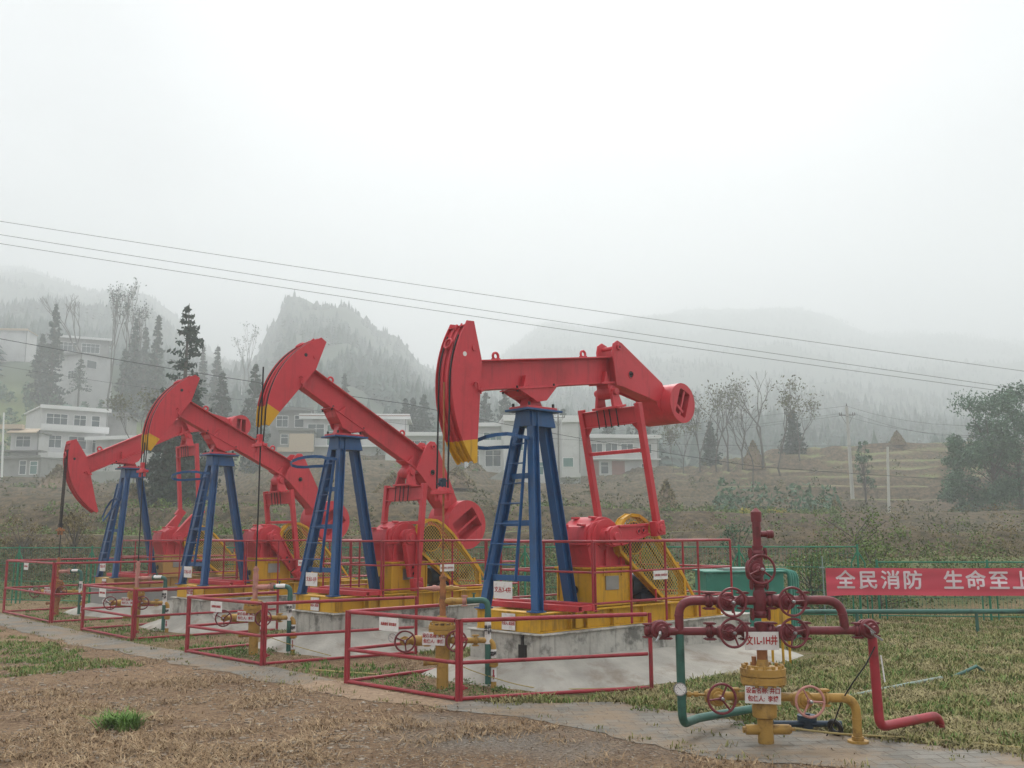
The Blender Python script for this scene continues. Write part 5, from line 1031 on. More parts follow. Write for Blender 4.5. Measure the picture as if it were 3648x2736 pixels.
# ------------------------------------------------------------------ poles and wires
def pole(lab, top, bot, D, r, cross, mt_=POLE, name='utility_pole'):
    a = at(*bot, D); b_ = at(*top, D); h = b_.z - a.z; t = thing(name, lab, 'utility pole', a, WZ, 'poles on the slope'); lx = (b_ - a).dot(RT); ly = (b_ - a).dot(FW)
    m = MB(); m.tube([(0, 0, -1), (lx, ly, h)], [r, r * 0.7], 10); m.build('mast', mt_, t)
    if cross:
        m = MB(); z = h - 0.85; m.bar((lx - 0.8, ly, z), (lx + 0.8, ly, z), 0.07, 0.07)
        for s in (-1, 1): m.bar((lx + s * 0.6, ly, z), (lx, ly, z - 1.1), 0.035, 0.035)
        m.build('crossarm', POLED, t)
        for x, z2 in ((-0.75, z), (0.75, z), (-0.55, z), (0.55, z), (0, h)): m = MB(); m.lathe((lx + x, ly, z2 + 0.03), (0, 0, 1), [(0, 0.05), (0.14, 0.06), (0.14, 0.03), (0.24, 0.045)], 8); m.build('insulator', POLED, t)
    return t
pole('tall concrete pole with braced crossarm on the right slope', (3016, 1448), (3041, 1825), 92, 0.19, True)
pole('shorter concrete pole without crossarm, right of the braced pole', (3162, 1592), (3167, 1880), 80, 0.13, False)
pole('dark slim pole with crossarm beside the blue tower of the nearest pumpjack', (1988, 1462), (1992, 1720), 112, 0.12, True, POLED)
pole('white lamp post at the far left edge', (14, 1470), (8, 1682), 112, 0.13, False, HTRIM)
pole('thin white pole with small sensors among the far conifers', (862, 1332), (862, 1388), 180, 0.06, False, HTRIM)
def wire(lab, pts, r=0.012, sag=0.0, mt_=WIRE):
    o = thing('power_line', lab, 'wire', group='overhead wires'); m = MB(); P3 = []
    for (x0, y0, d0), (x1, y1, d1) in zip(pts, pts[1:]):
        a, b_ = at(x0, y0, d0), at(x1, y1, d1)
        for k in range(24): f = k / 24; q = a.lerp(b_, f); q.z -= sag * 4 * f * (1 - f); P3.append(q)
    P3.append(b_); m.tube(P3, r, 5); m.build('wire', mt_, o)
wire('highest of the three long wires crossing the sky', [(-700, 678, 46), (4300, 1410, 52)], 0.011, 0.25)
wire('middle one of the three long wires crossing the sky', [(-700, 722, 45), (4300, 1478, 51)], 0.011, 0.25)
wire('lowest of the three long wires crossing the sky', [(-700, 755, 44), (4300, 1490, 50)], 0.011, 0.3)
wire('thick dark wire passing in front of the tall conifer', [(-300, 1150, 60), (1450, 1439, 66), (2700, 1662, 70), (4200, 1740, 90)], 0.022, 0.25)
wire('thin wire over the left hillside and the grey houses', [(-300, 1250, 80), (1000, 1440, 84), (1850, 1555, 86), (3020, 1588, 91), (4200, 1640, 95)], 0.013, 0.3)
for k, (x, y, lab) in enumerate(((3016, 1446, 'wire from the top of the braced pole towards the right tree'), (2988, 1474, 'wire from the left end of the crossarm'), (3046, 1474, 'wire from the right end of the crossarm'))):
    wire(lab, [(1600, y + 130 + 12 * k, 150), (x, y, 92), (3480, y + 70 + 8 * k, 75), (4300, y + 190, 62)], 0.012, 0.5)

# ------------------------------------------------------------------ leaf clump helpers
rng = np.random.default_rng(11)
def leaf_quads(c, s, droop=0.0):
    """one small diamond leaf card per centre, random facing; c (n,3), s (n,)"""
    n = len(c); a = rng.normal(size=(n, 3)); a /= np.linalg.norm(a, axis=1, keepdims=True); b2 = rng.normal(size=(n, 3)); b2 -= a * (a * b2).sum(1, keepdims=True); b2 /= np.linalg.norm(b2, axis=1, keepdims=True)
    if droop: a[:, 2] -= droop; a /= np.linalg.norm(a, axis=1, keepdims=True)
    s = np.asarray(s)[:, None]; v = np.stack([c - a * s, c + b2 * s * 0.45, c + a * s, c - b2 * s * 0.45], 1).reshape(-1, 3)
    return v, np.arange(4 * n).reshape(n, 4)
def ground_z(x, y): return hz((x, y))

# ------------------------------------------------------------------ trees
def conifer(lab, base, h, r, mt_=CONIF, seed=0, dens=1.0, gap=0.25, name='conifer', group='conifers on the slope', first=0.12, sweep=0.25, leaf=0.16):
    rg = random.Random(seed); t = thing(name, lab, 'tree', base, 0, group)
    m = MB(); m.tube([(0, 0, -0.5), (0.02 * h * rg.uniform(-.5, .5), 0, h * 0.5), (0, 0, h)], [0.018 * h + 0.03, 0.011 * h + 0.02, 0.01], 7)
    pts = []; sz = []; z = h * first
    while z < h * 0.985:
        f = (z / h - first) / (1 - first); rr = r * (1 - f) ** 0.8 * rg.uniform(0.72, 1.1) + 0.02 * h * (1 - f) + 0.08
        for k in range(rg.randint(5, 7)):
            if rg.random() < gap: continue
            a = rg.uniform(0, 2 * pi); L = rr * rg.uniform(0.65, 1.1); dz = L * (rg.uniform(-0.35, 0.05) + sweep * f)
            m.tube([(0, 0, z), (cos(a) * L * 0.95, sin(a) * L * 0.95, z + dz)], [0.012 + 0.0012 * h, 0.006], 3, caps=False)
            n = int(13 * dens * (0.4 + L / r))
            for q in range(n):
                g = rg.uniform(0.22, 1.05); w_ = 0.16 * L * (1.15 - g) + 0.05; pts.append((cos(a) * L * g + rg.gauss(0, w_), sin(a) * L * g + rg.gauss(0, w_), z + dz * g + rg.gauss(0, w_ * 0.7))); sz.append(leaf * rg.uniform(0.6, 1.5) * (0.6 + 0.06 * h))
        z += h * 0.030 * rg.uniform(0.7, 1.3)
    m.build('trunk', BARK, t); v, f = leaf_quads(np.array(pts), sz, 0.3); npmesh('crown', v, f, mt_, t); return t
def broad(lab, base, h, spread, seed, leaves=0, mt_=LEAFD, name='bare_tree', cat='tree', group='leafless trees on the slope', split=0.35, lean=0.0, leafr=0.22, depth=5, thick=0.016, clump=0.5):
    rg = random.Random(seed); t = thing(name, lab, cat, base, 0, group); m = MB(); tips = []
    def grow(p, d, L, r, n):
        q = p + d * L * 0.5 + V((rg.gauss(0, .05), rg.gauss(0, .05), 0)) * L; e = p + d * L
        m.tube([p, q, e], [r, r * 0.82, r * 0.62], 5 if r > 0.03 else 3, caps=False)
        if n == 0: tips.append(e); return
        if n <= 2: tips.append(e)
        for k in range(rg.choice((2, 2, 3)) if n > 1 else 3):
            a = rg.uniform(0, 2 * pi); sp_ = spread * rg.uniform(0.5, 1.15); dd = (d + V((cos(a), sin(a), 0)) * sp_ + V((0, 0, 0.22))).normalized(); grow(e, dd, L * rg.uniform(0.62, 0.86), r * 0.62, n - 1)
    tr = h * split; grow(V((0, 0, -0.3)), V((lean, 0, 1)).normalized(), tr, h * thick, depth)
    zt = max(e.z for e in tips); kk = h / zt; m.v = [(x * kk, y * kk, z * kk) for x, y, z in m.v]; tips = [e * kk for e in tips]
    m.build('trunk', BARK, t)
    if leaves:
        pts = []
        for k in range(leaves): c = rg.choice(tips); pts.append((c.x + rg.gauss(0, clump), c.y + rg.gauss(0, clump), c.z + rg.gauss(0, clump * 0.7)))
        v, f = leaf_quads(np.array(pts), [leafr * rg.uniform(.6, 1.4) for _ in pts]); npmesh('crown', v, f, mt_, t)
    return t
def gz(px, D):
    """ground point in the direction of photo column px, D metres ahead"""
    q = at(px, 1800, D); return V((q.x, q.y, ground_z(q.x, q.y) - 0.1))
def by_top(px, ytop, D):
    """ground point and tree height so that the top stands where it was surveyed"""
    g = gz(px, D); top = at(px, ytop, D); return g, max(1.5, top.z - g.z)
# tall conifers
g, h = by_top(640, 1080, 62); conifer('tall sparse dark conifer rising behind the third horsehead, its lower half dense', g, h, 2.6, seed=3, dens=1.6, gap=0.36, first=0.18, leaf=0.13, sweep=0.5)
g, h = by_top(668, 1345, 60); conifer('dense dark conifer standing right against the tall sparse one', g, h, 2.3, seed=4, dens=2.2, gap=0.05, first=0.05, leaf=0.15)
g, h = by_top(575, 1440, 61); conifer('dense dark conifer left of the tall sparse one, above the third horsehead', g, h, 1.9, seed=24, dens=2.2, gap=0.05, first=0.05, leaf=0.15)
cons = [(150, 1082, 170, 2.6, 'umbrella-topped conifer beside the hilltop houses'), (108, 1190, 172, 2.6, 'shorter dark conifer left of the hilltop houses'), (448, 1135, 175, 1.9, 'slim conifer right of the pinkish hilltop house'), (486, 1165, 190, 1.9, 'second conifer right of the pinkish hilltop house'),
 (530, 1118, 175, 2.3, 'thin pointed conifer left of the tall sparse conifer'), (415, 1240, 170, 2.2, 'wide dark conifer right beside the hilltop house wall'), (773, 1325, 128, 3.0, 'bushy conifer between the third and second horseheads, left one'), (893, 1288, 128, 2.7, 'bushy conifer between the third and second horseheads, right one'),
 (700, 1235, 200, 1.9, 'conifer right behind the tall sparse conifer'), (752, 1225, 200, 2.3, 'hazy conifer above the left bushy conifer'), (1218, 1330, 175, 1.8, 'slim hazy conifer above the second walking beam'), (1403, 1460, 150, 1.9, 'leftmost of the conifers above the second tail beam'), (1440, 1420, 152, 2.2, 'second of the conifers above the second tail beam'), (1468, 1415, 154, 2.2, 'third of the conifers above the second tail beam'), (1508, 1402, 150, 2.6, 'rightmost of the conifers above the second tail beam'),
 (1730, 1395, 150, 2.4, 'hazy conifer left under the nearest walking beam'), (1800, 1388, 155, 3.2, 'wide hazy conifer right under the nearest walking beam'), (2010, 1455, 135, 2.6, 'hazy conifer right of the dark slim pole'), (2175, 1490, 140, 2.6, 'hazy conifer seen through the nearest pitman frame'), (2290, 1410, 150, 4.0, 'large dark hazy conifer behind the nearest pitman arm'), (2540, 1500, 128, 1.5, 'column-shaped conifer among the bare trees'), (2838, 1460, 126, 1.9, 'dense conifer at the right end of the bare trees')]
for k, (px, py, D, r, lab) in enumerate(cons): g, h = by_top(px, py, D); conifer(lab, g, h, r, seed=40 + k, dens=1.1, gap=0.08, first=0.08, leaf=0.20)
g, h = by_top(255, 1272, 168); conifer('small spindly conifer in front of the pinkish hilltop house', g, h, 2.0, seed=90, dens=0.7, gap=0.3, first=0.5, leaf=0.16)
# bare and half-bare trees
for k, (px, py, D, sp_, lv, lab) in enumerate([(268, 1040, 186, 0.62, 0, 'wide leafless tree above the hilltop houses'), (368, 982, 176, 0.17, 170, 'tall thin tree with tufted top above the hilltop houses'), (428, 985, 178, 0.17, 150, 'second tall thin tree with tufted top'), (456, 1070, 182, 0.25, 160, 'lower tufted tree leaning right beside the tall thin trees'),
  (468, 1390, 104, 0.42, 260, 'thin yellowish tree above the low white house'), (860, 1150, 260, 0.25, 150, 'faint tufted tree on the misty saddle'),
  (2790, 1345, 108, 0.62, 150, 'forked tree with leafy tips at the right of the bare tree group'), (2720, 1312, 117, 0.62, 0, 'tallest leafless tree rising behind the straw stack'), (2650, 1370, 118, 0.6, 70, 'bare tree just left of the straw stack'), (2600, 1340, 119, 0.55, 170, 'tree with leafy crown left in the bare tree group'), (2560, 1360, 120, 0.5, 150, 'slender leafy-topped tree in the bare tree group'),
  (2500, 1430, 121, 0.5, 120, 'thin tree at the left end of the bare tree group'), (2440, 1490, 120, 0.4, 200, 'leaning thin tree right of the nearest counterweight'), (2860, 1400, 119, 0.6, 160, 'wide-branched tree at the far right of the bare tree group'), (2400, 1520, 124, 0.4, 180, 'faint thin tree below the nearest counterweight'),
  (2690, 1450, 104, 0.4, 0, 'small bare sapling against the straw stack')]):
    g, h = by_top(px, py, D); broad(lab, g, h * 0.98, sp_, 70 + k, int(lv * (2.0 if D < 150 else 1.3)), mt_=LEAFD if D < 150 else CONIF, split=0.36 if sp_ < 0.45 else 0.28, leafr=0.17 if D < 150 else 0.25, depth=5, thick=0.013, clump=0.5)
def leafy(lab, base, h, r, seed, n, mt_, lr=0.2, name='leafy_tree', group='leafy trees on the slope', low=0.25):
    rg = random.Random(seed); t = thing(name, lab, 'tree', base, 0, group); m = MB(); m.tube([(0, 0, -0.4), (0.1, 0, h * 0.4), (0, 0.1, h * 0.75)], [0.02 * h, 0.014 * h, 0.01], 7); blobs = []
    for k in range(26):
        a = rg.uniform(0, 2 * pi); f = rg.uniform(low, 1.0); rr = r * math.sqrt(max(0.05, 1 - ((f - 0.45) / 0.62) ** 2)) * rg.uniform(0.35, 1.0); c = V((cos(a) * rr, sin(a) * rr, h * f)); blobs.append((c, r * rg.uniform(0.18, 0.34)))
        m.tube([(0, 0, h * min(0.7, f * 0.6)), c], [0.006 * h, 0.01], 4, caps=False)
    m.build('trunk', BARK, t); pts = []
    for k in range(n): c, s = rg.choice(blobs); v_ = V((rg.gauss(0, 1), rg.gauss(0, 1), rg.gauss(0, .8))); v_ = v_.normalized() * s * rg.uniform(0.3, 1.15); pts.append(tuple(c + v_))
    v, f = leaf_quads(np.array(pts), [lr * rg.uniform(.6, 1.4) for _ in pts], 0.4); npmesh('crown', v, f, mt_, t); return t
for px, py, D, r, n, lab in ((3545, 1425, 80, 3.9, 11000, 'large bushy tree at the right edge of the slope'), (3640, 1400, 80, 4.2, 9000, 'bushy tree cut by the right edge of the photo'), (3425, 1560, 84, 1.8, 4000, 'smaller bushy tree left of the large one at right'), (3085, 1575, 90, 0.9, 700, 'small tree between the two concrete poles'), (3720, 1380, 84, 4.5, 2600, 'bushy tree beyond the right edge')):
    g, h = by_top(px, py, D); leafy(lab, g, h, r, int(px), n, LEAFT, 0.14, low=0.02 if px > 3300 else 0.3)
# straw stacks
for px, py, D, r, lab in ((2692, 1565, 118, 1.35, 'tall brown straw stack leaning on the bare tree'), (3212, 1535, 127, 0.95, 'small cone-shaped straw stack on the hill crest'), (1628, 1690, 84, 1.6, 'round brown stalk heap under the nearest horsehead'), (1690, 1650, 116, 1.5, 'pale straw stack before the white row house'), (1848, 1690, 88, 1.0, 'upright maize stalk bundle seen through the nearest ladder'), (2375, 1690, 70, 1.1, 'dark stalk heap at the foot of the right slope'), (2975, 1765, 72, 0.5, 'small pale stalk bundle left of the braced pole'), (200, 1660, 95, 2.2, 'wide brown bush heap below the white two-storey house'), (1400, 1690, 72, 1.5, 'stalk heap below the second tail beam'), (470, 1700, 60, 0.9, 'stalk bundle beside the far blue tower'), (255, 1790, 40, 0.45, 'maize stalk bundle left of the far dipped horsehead')):
    g, h = by_top(px, py, D); rg = random.Random(int(px)); t = thing('straw_stack', lab, 'straw stack', g, 0, 'straw and stalk stacks'); h = min(h, r * 2.4)
    m = MB(); m.lathe((0, 0, -0.3), (0, 0, 1), [(0, r), (0.3 + h * 0.25, r * 0.86), (0.3 + h * 0.6, r * 0.45), (0.3 + h * 0.95, 0.05)], 14); m.build('core', STRAW, t); pts = []
    for k in range(700): f = rg.random() ** 1.3; a = rg.uniform(0, 2 * pi); rr = r * (1 - f) ** 0.8 * rg.uniform(0.85, 1.15); pts.append((cos(a) * rr, sin(a) * rr, f * h))
    v, f = leaf_quads(np.array(pts), [0.16 * r ** 0.5 * rg.uniform(.6, 1.5) for _ in pts], 0.8); npmesh('straw', v, f, LEAFB, t)

# far woods: one mass of jagged conifers per slope
tv = []; tf = []; o_ = 0
def jag_tree(p, h, r, rg):
    global o_
    rnd = rg.random() < 0.45
    if rnd: r *= 1.5; h *= 0.75
    tiers = 4 if rnd else 5; n = 6
    for k in range(tiers):
        z0 = h * (0.08 + (0.22 if rnd else 0.17) * k); z1 = min(h, z0 + h * (0.30 if rnd else 0.34)); rr = r * (1 - k / (tiers + 0.6)) if not rnd else r * (0.8, 1.0, 0.85, 0.5)[k]; ring = []
        for q in range(n * 2):
            a = pi * q / n + rg.uniform(-.12, .12); e = rr * (1.0 if q % 2 == 0 else 0.62) * rg.uniform(0.8, 1.15); ring.append((p.x + cos(a) * e, p.y + sin(a) * e, p.z + z0 - (0.05 * h if q % 2 == 0 else 0)))
        tv.extend(ring); tv.append((p.x, p.y, p.z + z1))
        for q in range(n * 2): tf.append((o_ + q, o_ + (q + 1) % (2 * n), o_ + 2 * n))
        o_ += 2 * n + 1
rg = random.Random(5); cnt = 0
for k in range(33000):
    u = rg.uniform(-0.72, 0.72); D = math.exp(rg.uniform(math.log(150), math.log(900))) if rg.random() < 0.6 else rg.uniform(850, 1340); px = 1824 + 3400 * u
    dens = 1.0
    if D < 230: dens = 0.55 if (px < 60 or 430 < px < 1000) else 0.25 if 1000 < px < 2400 else 0.12
    if D < 175: dens *= 0.25
    if D < 250 and (-50 < px < 420): continue
    if px > 2350 and D < 185: continue
    if noise.noise(V((D * 0.02, u * 14, 4))) < -0.28: continue
    if rg.random() > dens: continue
    p = FW * D + RT * (u * D); z = height(D, u * D); h = rg.uniform(4.5, 10) * (0.9 if D < 450 else 0.62); jag_tree(V((p.x, p.y, z - 0.5)), h, h * rg.uniform(0.17, 0.28), rg); cnt += 1
npmesh('forest', tv, tf, FORESTM, kind='stuff', label='misty conifer forest covering the far mountains')
# ------------------------------------------------------------------ ground cover
def tufts(name, lab, mt_, spots, hgt, blades, lean=0.6, width=0.006, spread=0.06):
    """blades of grass: two-segment bent slivers"""
    V_ = []; F_ = []; o = 0; n = len(spots); sp_ = np.repeat(np.array(spots, np.float32), blades, axis=0); N_ = len(sp_)
    a = rng.uniform(0, 2 * pi, N_); off = rng.normal(0, spread, (N_, 2)) * (sp_[:, 3:4]); base = sp_[:, :3].copy(); base[:, :2] += off
    h = hgt * sp_[:, 3] * rng.uniform(0.45, 1.25, N_); ln = lean * h * rng.uniform(0.2, 1.5, N_); dx, dy = np.cos(a), np.sin(a); wx, wy = -dy * width * (0.6 + sp_[:, 3]), dx * width * (0.6 + sp_[:, 3])
    b0 = base + np.stack([wx, wy, np.zeros(N_)], 1); b1 = base - np.stack([wx, wy, np.zeros(N_)], 1)
    mdp = base + np.stack([dx * ln * 0.35, dy * ln * 0.35, h * 0.62], 1); m0 = mdp + np.stack([wx, wy, np.zeros(N_)], 1) * 0.7; m1 = mdp - np.stack([wx, wy, np.zeros(N_)], 1) * 0.7
    tp = base + np.stack([dx * ln, dy * ln, h * 0.9], 1)
    v = np.stack([b0, b1, m1, m0, tp], 1).reshape(-1, 3); i = np.arange(N_)[:, None] * 5
    f = np.concatenate([i + np.array([[0, 1, 2]]), i + np.array([[0, 2, 3]]), i + np.array([[3, 2, 4]])], 0)
    return npmesh(name, v, f, mt_, kind='stuff', label=lab)
rg = random.Random(21)
def nz(x, y, s=1.0, o=0.0): return noise.fractal(V((x * s, y * s, o)), 1.0, 2.0, 4)
def inplinth(x, y):
    for P in PUMPS:
        if P['x'] + 0.35 < x < P['x'] + 5.95 and P['y'] - 1.7 < y < P['y'] + 1.3: return True
    return False
dry = []; mix = []; grn = []; stones = []; hay = []
for k in range(150000):
    D = 3.6 + 23.5 * rg.random() ** 1.25; u = rg.uniform(-0.62, 0.62); p = FW * D + RT * (u * D); x, y = p.x, p.y; px = 1824 + 3400 * u
    if D > pad_edge(px): continue
    n, f = path_x(y); on = n < x < f; a = nz(x, y, 0.75, 2); b2 = nz(x, y, 2.2, 4)
    if on:
        e = min(x - n, f - x)
        if rg.random() < (0.10 if e < 0.2 else 0.008): (dry if rg.random() < .7 else mix).append((x, y, 0.0, rg.uniform(0.3, 0.7)))
        continue
    if x < n:
        gravel = ((x - 5.9) / 1.3) ** 2 + ((y - 5.6) / 1.0) ** 2 < 0.8 + b2 * 1.5
        if gravel: 
            if rg.random() < 0.02: dry.append((x, y, 0, 0.5))
            continue
        if (y > 13.2 and a + b2 * 0.5 > 0.04 and x < 5.6):
            if rg.random() < 0.5: (grn if rg.random() < .6 else mix).append((x, y, 0, rg.uniform(0.4, 0.8)))
            continue
        if rg.random() < 0.02 + 0.55 * smooth01((a * 1.1 + b2 * 0.9 + 0.06) / 0.45): dry.append((x, y, 0, rg.uniform(0.3, 1.0) ** 1.5 * 1.25))
    else:
        if inplinth(x, y): continue
        if x < 9 and y > 8:
            if rg.random() < 0.10 + 0.25 * (b2 > 0.1): (grn if a > 0.1 else dry).append((x, y, 0, rg.uniform(0.4, 0.9)))
        else:
            if rg.random() < 0.8: (hay if b2 + a * 0.6 < -0.02 else mix if rg.random() < .7 else grn).append((x, y, 0, rg.uniform(0.45, 1.0)))
tufts('dry_grass', 'dry brown grass tufts on the bare ground at lower left', DRYG, dry, 0.046, 9, 3.0, 0.0028, 0.10)
tufts('mown_hay', 'flattened dry mown grass on the right lawn', HAYG, hay, 0.055, 7, 2.2, 0.0045, 0.08)
tufts('mixed_grass', 'yellow green grass on the lawn', MIXG, mix, 0.085, 8, 0.9, 0.005, 0.06)
tufts('green_grass', 'fresh green grass patches', GRNG, grn, 0.075, 8, 0.8, 0.0045, 0.05)
# the single bright tuft at lower left
g0 = V((3.67, 9.22, 0)); sp_ = [(g0.x + rg.gauss(0, 0.06), g0.y + rg.gauss(0, 0.10), 0, rg.uniform(0.6, 1.1)) for _ in range(60)]
o = tufts('grass_tuft', 'x', GRNG, sp_, 0.14, 14, 1.3, 0.0045, 0.04); o['label'] = 'single bright green grass tuft on the bare brown ground'; o['category'] = 'grass tuft'; del o['kind']
# low weeds at the wellheads and foundations
def weeds(name, lab, spots, mt_, n, r, h, lr):
    c = []; s = []
    for x, y in spots:
        z = ground_z(x, y)
        for k in range(n): q = rg.random() ** 0.5; a = rg.uniform(0, 2 * pi); c.append((x + cos(a) * r * q, y + sin(a) * r * q, z + h * (1 - q * q) * rg.uniform(0.1, 1.0) + 0.01)); s.append(lr * rg.uniform(0.5, 1.3))
    v, f = leaf_quads(np.array(c), s); return npmesh(name, v, f, mt_, kind='stuff', label=lab)
wd = []
for k in range(60):
    P = PUMPS[rg.choice((0, 0, 0, 1, 1, 2))]; wd.append((P['x'] + rg.uniform(-0.35, 0.45), P['y'] + rg.uniform(-0.9, 0.9)))
for k in range(30): wd.append((rg.uniform(7.7, 9.2), rg.uniform(4.7, 6.6)))
for k in range(26): P = PUMPS[rg.choice((0, 1))]; wd.append((P['x'] + rg.uniform(1, 4.8), P['y'] - 1.85 + rg.uniform(-.1, .1)))
weeds('weeds', 'low green weeds round the wellheads', wd, LEAFG, 46, 0.11, 0.07, 0.016)
weeds('yellow_weeds', 'small yellow flowering weeds behind the front valve tree', [(rg.uniform(8.1, 8.9), rg.uniform(5.0, 5.6)) for _ in range(12)], LEAFY, 9, 0.1, 0.08, 0.010)
# clods, chips and pebbles on the bare ground: flattened irregular lumps
ico = np.array([(0, 0, 1), (0.89, 0, .45), (.28, .85, .45), (-.72, .53, .45), (-.72, -.53, .45), (.28, -.85, .45), (.72, .53, -.45), (-.28, .85, -.45), (-.89, 0, -.45), (-.28, -.85, -.45), (.72, -.53, -.45), (0, 0, -1)])
icf = np.array([(0, 1, 2), (0, 2, 3), (0, 3, 4), (0, 4, 5), (0, 5, 1), (1, 6, 2), (2, 7, 3), (3, 8, 4), (4, 9, 5), (5, 10, 1), (6, 7, 2), (7, 8, 3), (8, 9, 4), (9, 10, 5), (10, 6, 1), (11, 7, 6), (11, 8, 7), (11, 9, 8), (11, 10, 9), (11, 6, 10)])
ps = []
for k in range(85000):
    D = 3.6 + 12 * rg.random() ** 1.4; u = rg.uniform(-0.6, 0.6); p = FW * D + RT * (u * D); n, f = path_x(p.y)
    if p.x > n + 0.05: continue
    q = nz(p.x, p.y, 0.9, 8); gr_ = ((p.x - 5.8) / 1.6) ** 2 + ((p.y - 5.4) / 1.7) ** 2 < 1.1
    if rg.random() < (0.75 if gr_ else 0.16 + 0.5 * (q > 0.05)): ps.append((p.x, p.y, rg.uniform(0.005, 0.013) if gr_ or rg.random() < .8 else rg.uniform(0.012, 0.034)))
ps = np.array(ps); n_ = len(ps); jit = ico[None] * rng.uniform(0.6, 1.25, (n_, 12, 1)); sc3 = np.stack([rng.uniform(0.8, 1.6, n_), rng.uniform(0.8, 1.6, n_), rng.uniform(0.25, 0.55, n_)], 1)[:, None]
v = jit * sc3 * ps[:, 2][:, None, None]; v[:, :, 0] += ps[:, 0:1]; v[:, :, 1] += ps[:, 1:2]; v[:, :, 2] += 0.002
npmesh('gravel', v.reshape(-1, 3), (icf[None] + np.arange(n_)[:, None, None] * 12).reshape(-1, 3), STONE, kind='stuff', label='stones, chips and earth clods on the bare ground')

# undergrowth, crops and bushes behind the fence
def thicket(name, lab, mt_, test, n, hmin, hmax, lr, D0, D1, per=26, rad=0.55, u0=-0.62, u1=0.62, label=None):
    c = []; s = []
    for k in range(n):
        D = D0 * (D1 / D0) ** rg.random(); u = rg.uniform(u0, u1); px = 1824 + 3400 * u
        if D < pad_edge(px) + 0.7: continue
        p = FW * D + RT * (u * D)
        if not test(px, D, p.x, p.y): continue
        z = height(D, u * D); hh_ = rg.uniform(hmin, hmax); rr = rad * rg.uniform(0.6, 1.3)
        for q in range(per):
            a = rg.uniform(0, 2 * pi); f = rg.random(); e = rr * (1 - 0.6 * f) * rg.random() ** 0.5; c.append((p.x + cos(a) * e, p.y + sin(a) * e, z + hh_ * f)); s.append(lr * rg.uniform(0.5, 1.4) * (0.55 + 0.45 * D / 40))
    v, f = leaf_quads(np.array(c), s); return npmesh(name, v, f, mt_, kind='stuff', label=lab)
thicket('undergrowth', 'tangled dull bushes close behind the green fence', LEAFD, lambda px, D, x, y: nz(x, y, 0.35) > -0.25 and (px < 2350 or D < pad_edge(px) + 2.5 or rg.random() < .15), 2400, 0.4, 1.5, 0.045, 20, 33, 55)
thicket('green_plants', 'broad leaved green plants behind the fence', LEAFG, lambda px, D, x, y: nz(x, y, 0.3, 5) > -0.05 and (px < 2350 or D < pad_edge(px) + 3.5 or rg.random() < .25), 1300, 0.3, 1.0, 0.055, 20, 35, 45, 0.5)
thicket('dry_brush', 'brown dry brush and stalks behind the fence', LEAFB, lambda px, D, x, y: nz(x, y, 0.4, 9) > 0.0, 800, 0.3, 1.2, 0.042, 20, 38, 40, 0.4)
thicket('vegetable_field', 'bright green vegetable rows on the terrace below the houses', LEAFG, lambda px, D, x, y: (150 < px < 1010 and 40 < D < 52) or (px < 500 and 84 < D < 100) or (1380 < px < 1700 and 95 < D < 112) or (1850 < px < 3000 and 52 < D < 66), 4200, 0.2, 0.5, 0.075, 38, 112, 24, 0.5)
thicket('hillside_scrub', 'scattered dull scrub on the terraced slopes', LEAFD, lambda px, D, x, y: nz(x, y, 0.10, 3) > 0.16, 1300, 0.3, 1.2, 0.085, 45, 150, 34, 0.8)
thicket('hillside_hedge', 'dark green hedges and young conifers below the hilltop houses', LEAFT, lambda px, D, x, y: px < 520 and 128 < D < 176 or (2560 < px < 2950 and 74 < D < 84) or (900 < px < 2300 and 135 < D < 165 and nz(x, y, 0.08) > -0.1), 1500, 1.0, 3.0, 0.16, 70, 178, 60, 1.4)
thicket('dry_field_grass', 'brown grass fringes on the terrace edges', LEAFB, lambda px, D, x, y: nz(x, y, 0.15, 6) > -0.1, 6500, 0.1, 0.4, 0.04, 24, 130, 14, 0.7)
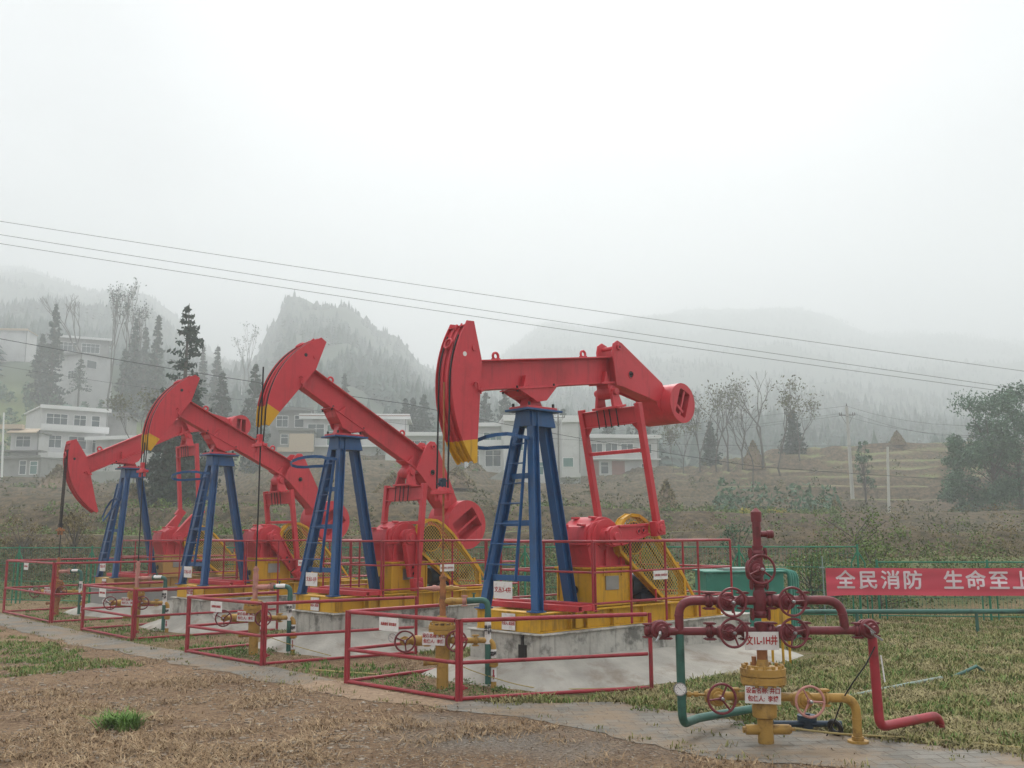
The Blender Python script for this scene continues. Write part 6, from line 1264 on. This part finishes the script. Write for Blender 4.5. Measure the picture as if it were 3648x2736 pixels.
thicket('yellow_flowers', 'patch of yellow flowers at the foot of the right slope', LEAFY, lambda px, D, x, y: 2610 < px < 2790 and 60 < D < 66, 500, 0.2, 0.6, 0.05, 58, 68, 20, 0.5, 0.2, 0.32)
# distinct shrubs rising behind the fence
for k, (px, py, D, r, mt_, lab) in enumerate([(88, 1845, 30, 0.9, LEAFB, 'yellowish feathery shrub behind the left fence post'), (275, 1838, 29.5, 0.7, LEAFB, 'golden brown shrub right of the far hanging cables'), (1560, 1990, 22.5, 0.6, LEAFG, 'pale green shrub behind the nearest hanging rod'), (2320, 1890, 23, 0.7, LEAFG, 'green shrub behind the nearest gearbox'), (2935, 1975, 20.9, 0.8, LEAFG, 'bright leafy shrub left of the red banner'), (3110, 1975, 21.5, 0.8, LEAFG, 'leafy shrub behind the fence step above the banner'), (2870, 1985, 21.2, 0.7, LEAFG, 'leafy shrub above the teal pipe loops'), (3040, 1900, 25, 1.2, LEAFG, 'green shrub on the bank above the banner'), (2620, 1880, 24, 0.7, LEAFT, 'dark fan-leaved shrub left of the capped riser'), (1200, 1960, 24.5, 0.7, LEAFG, 'green shrub behind the second pumpjack railing'), (700, 1930, 27, 0.8, LEAFD, 'dull shrub behind the far railing')]):
    g, h = by_top(px, py, D); leafy(lab, g, h, r, 300 + k, 1500, mt_, 0.035, name='shrub', group='shrubs behind the fence', low=0.1)

# ------------------------------------------------------------------ haze
hm = bpy.data.materials.new('haze'); hm.use_nodes = True; t = hm.node_tree; t.nodes.clear(); o1 = N(t, 'ShaderNodeOutputMaterial'); pvn = N(t, 'ShaderNodeVolumePrincipled')
pvn.inputs['Color'].default_value = (0.95, 0.98, 0.995, 1); pvn.inputs['Density'].default_value = HAZE; pvn.inputs['Anisotropy'].default_value = 0.2
t.links.new(pvn.outputs[0], o1.inputs['Volume'])
c = FW * 560; hb = MB(); hs = 860.0
hb.box((-hs, -hs, -2.0), (hs, hs, 400.0)); h_ = hb.build('haze', hm, kind='stuff', label='thin grey mist filling the valley')
h_.location = (c.x, c.y, 0); h_.rotation_euler = (0, 0, WZ)
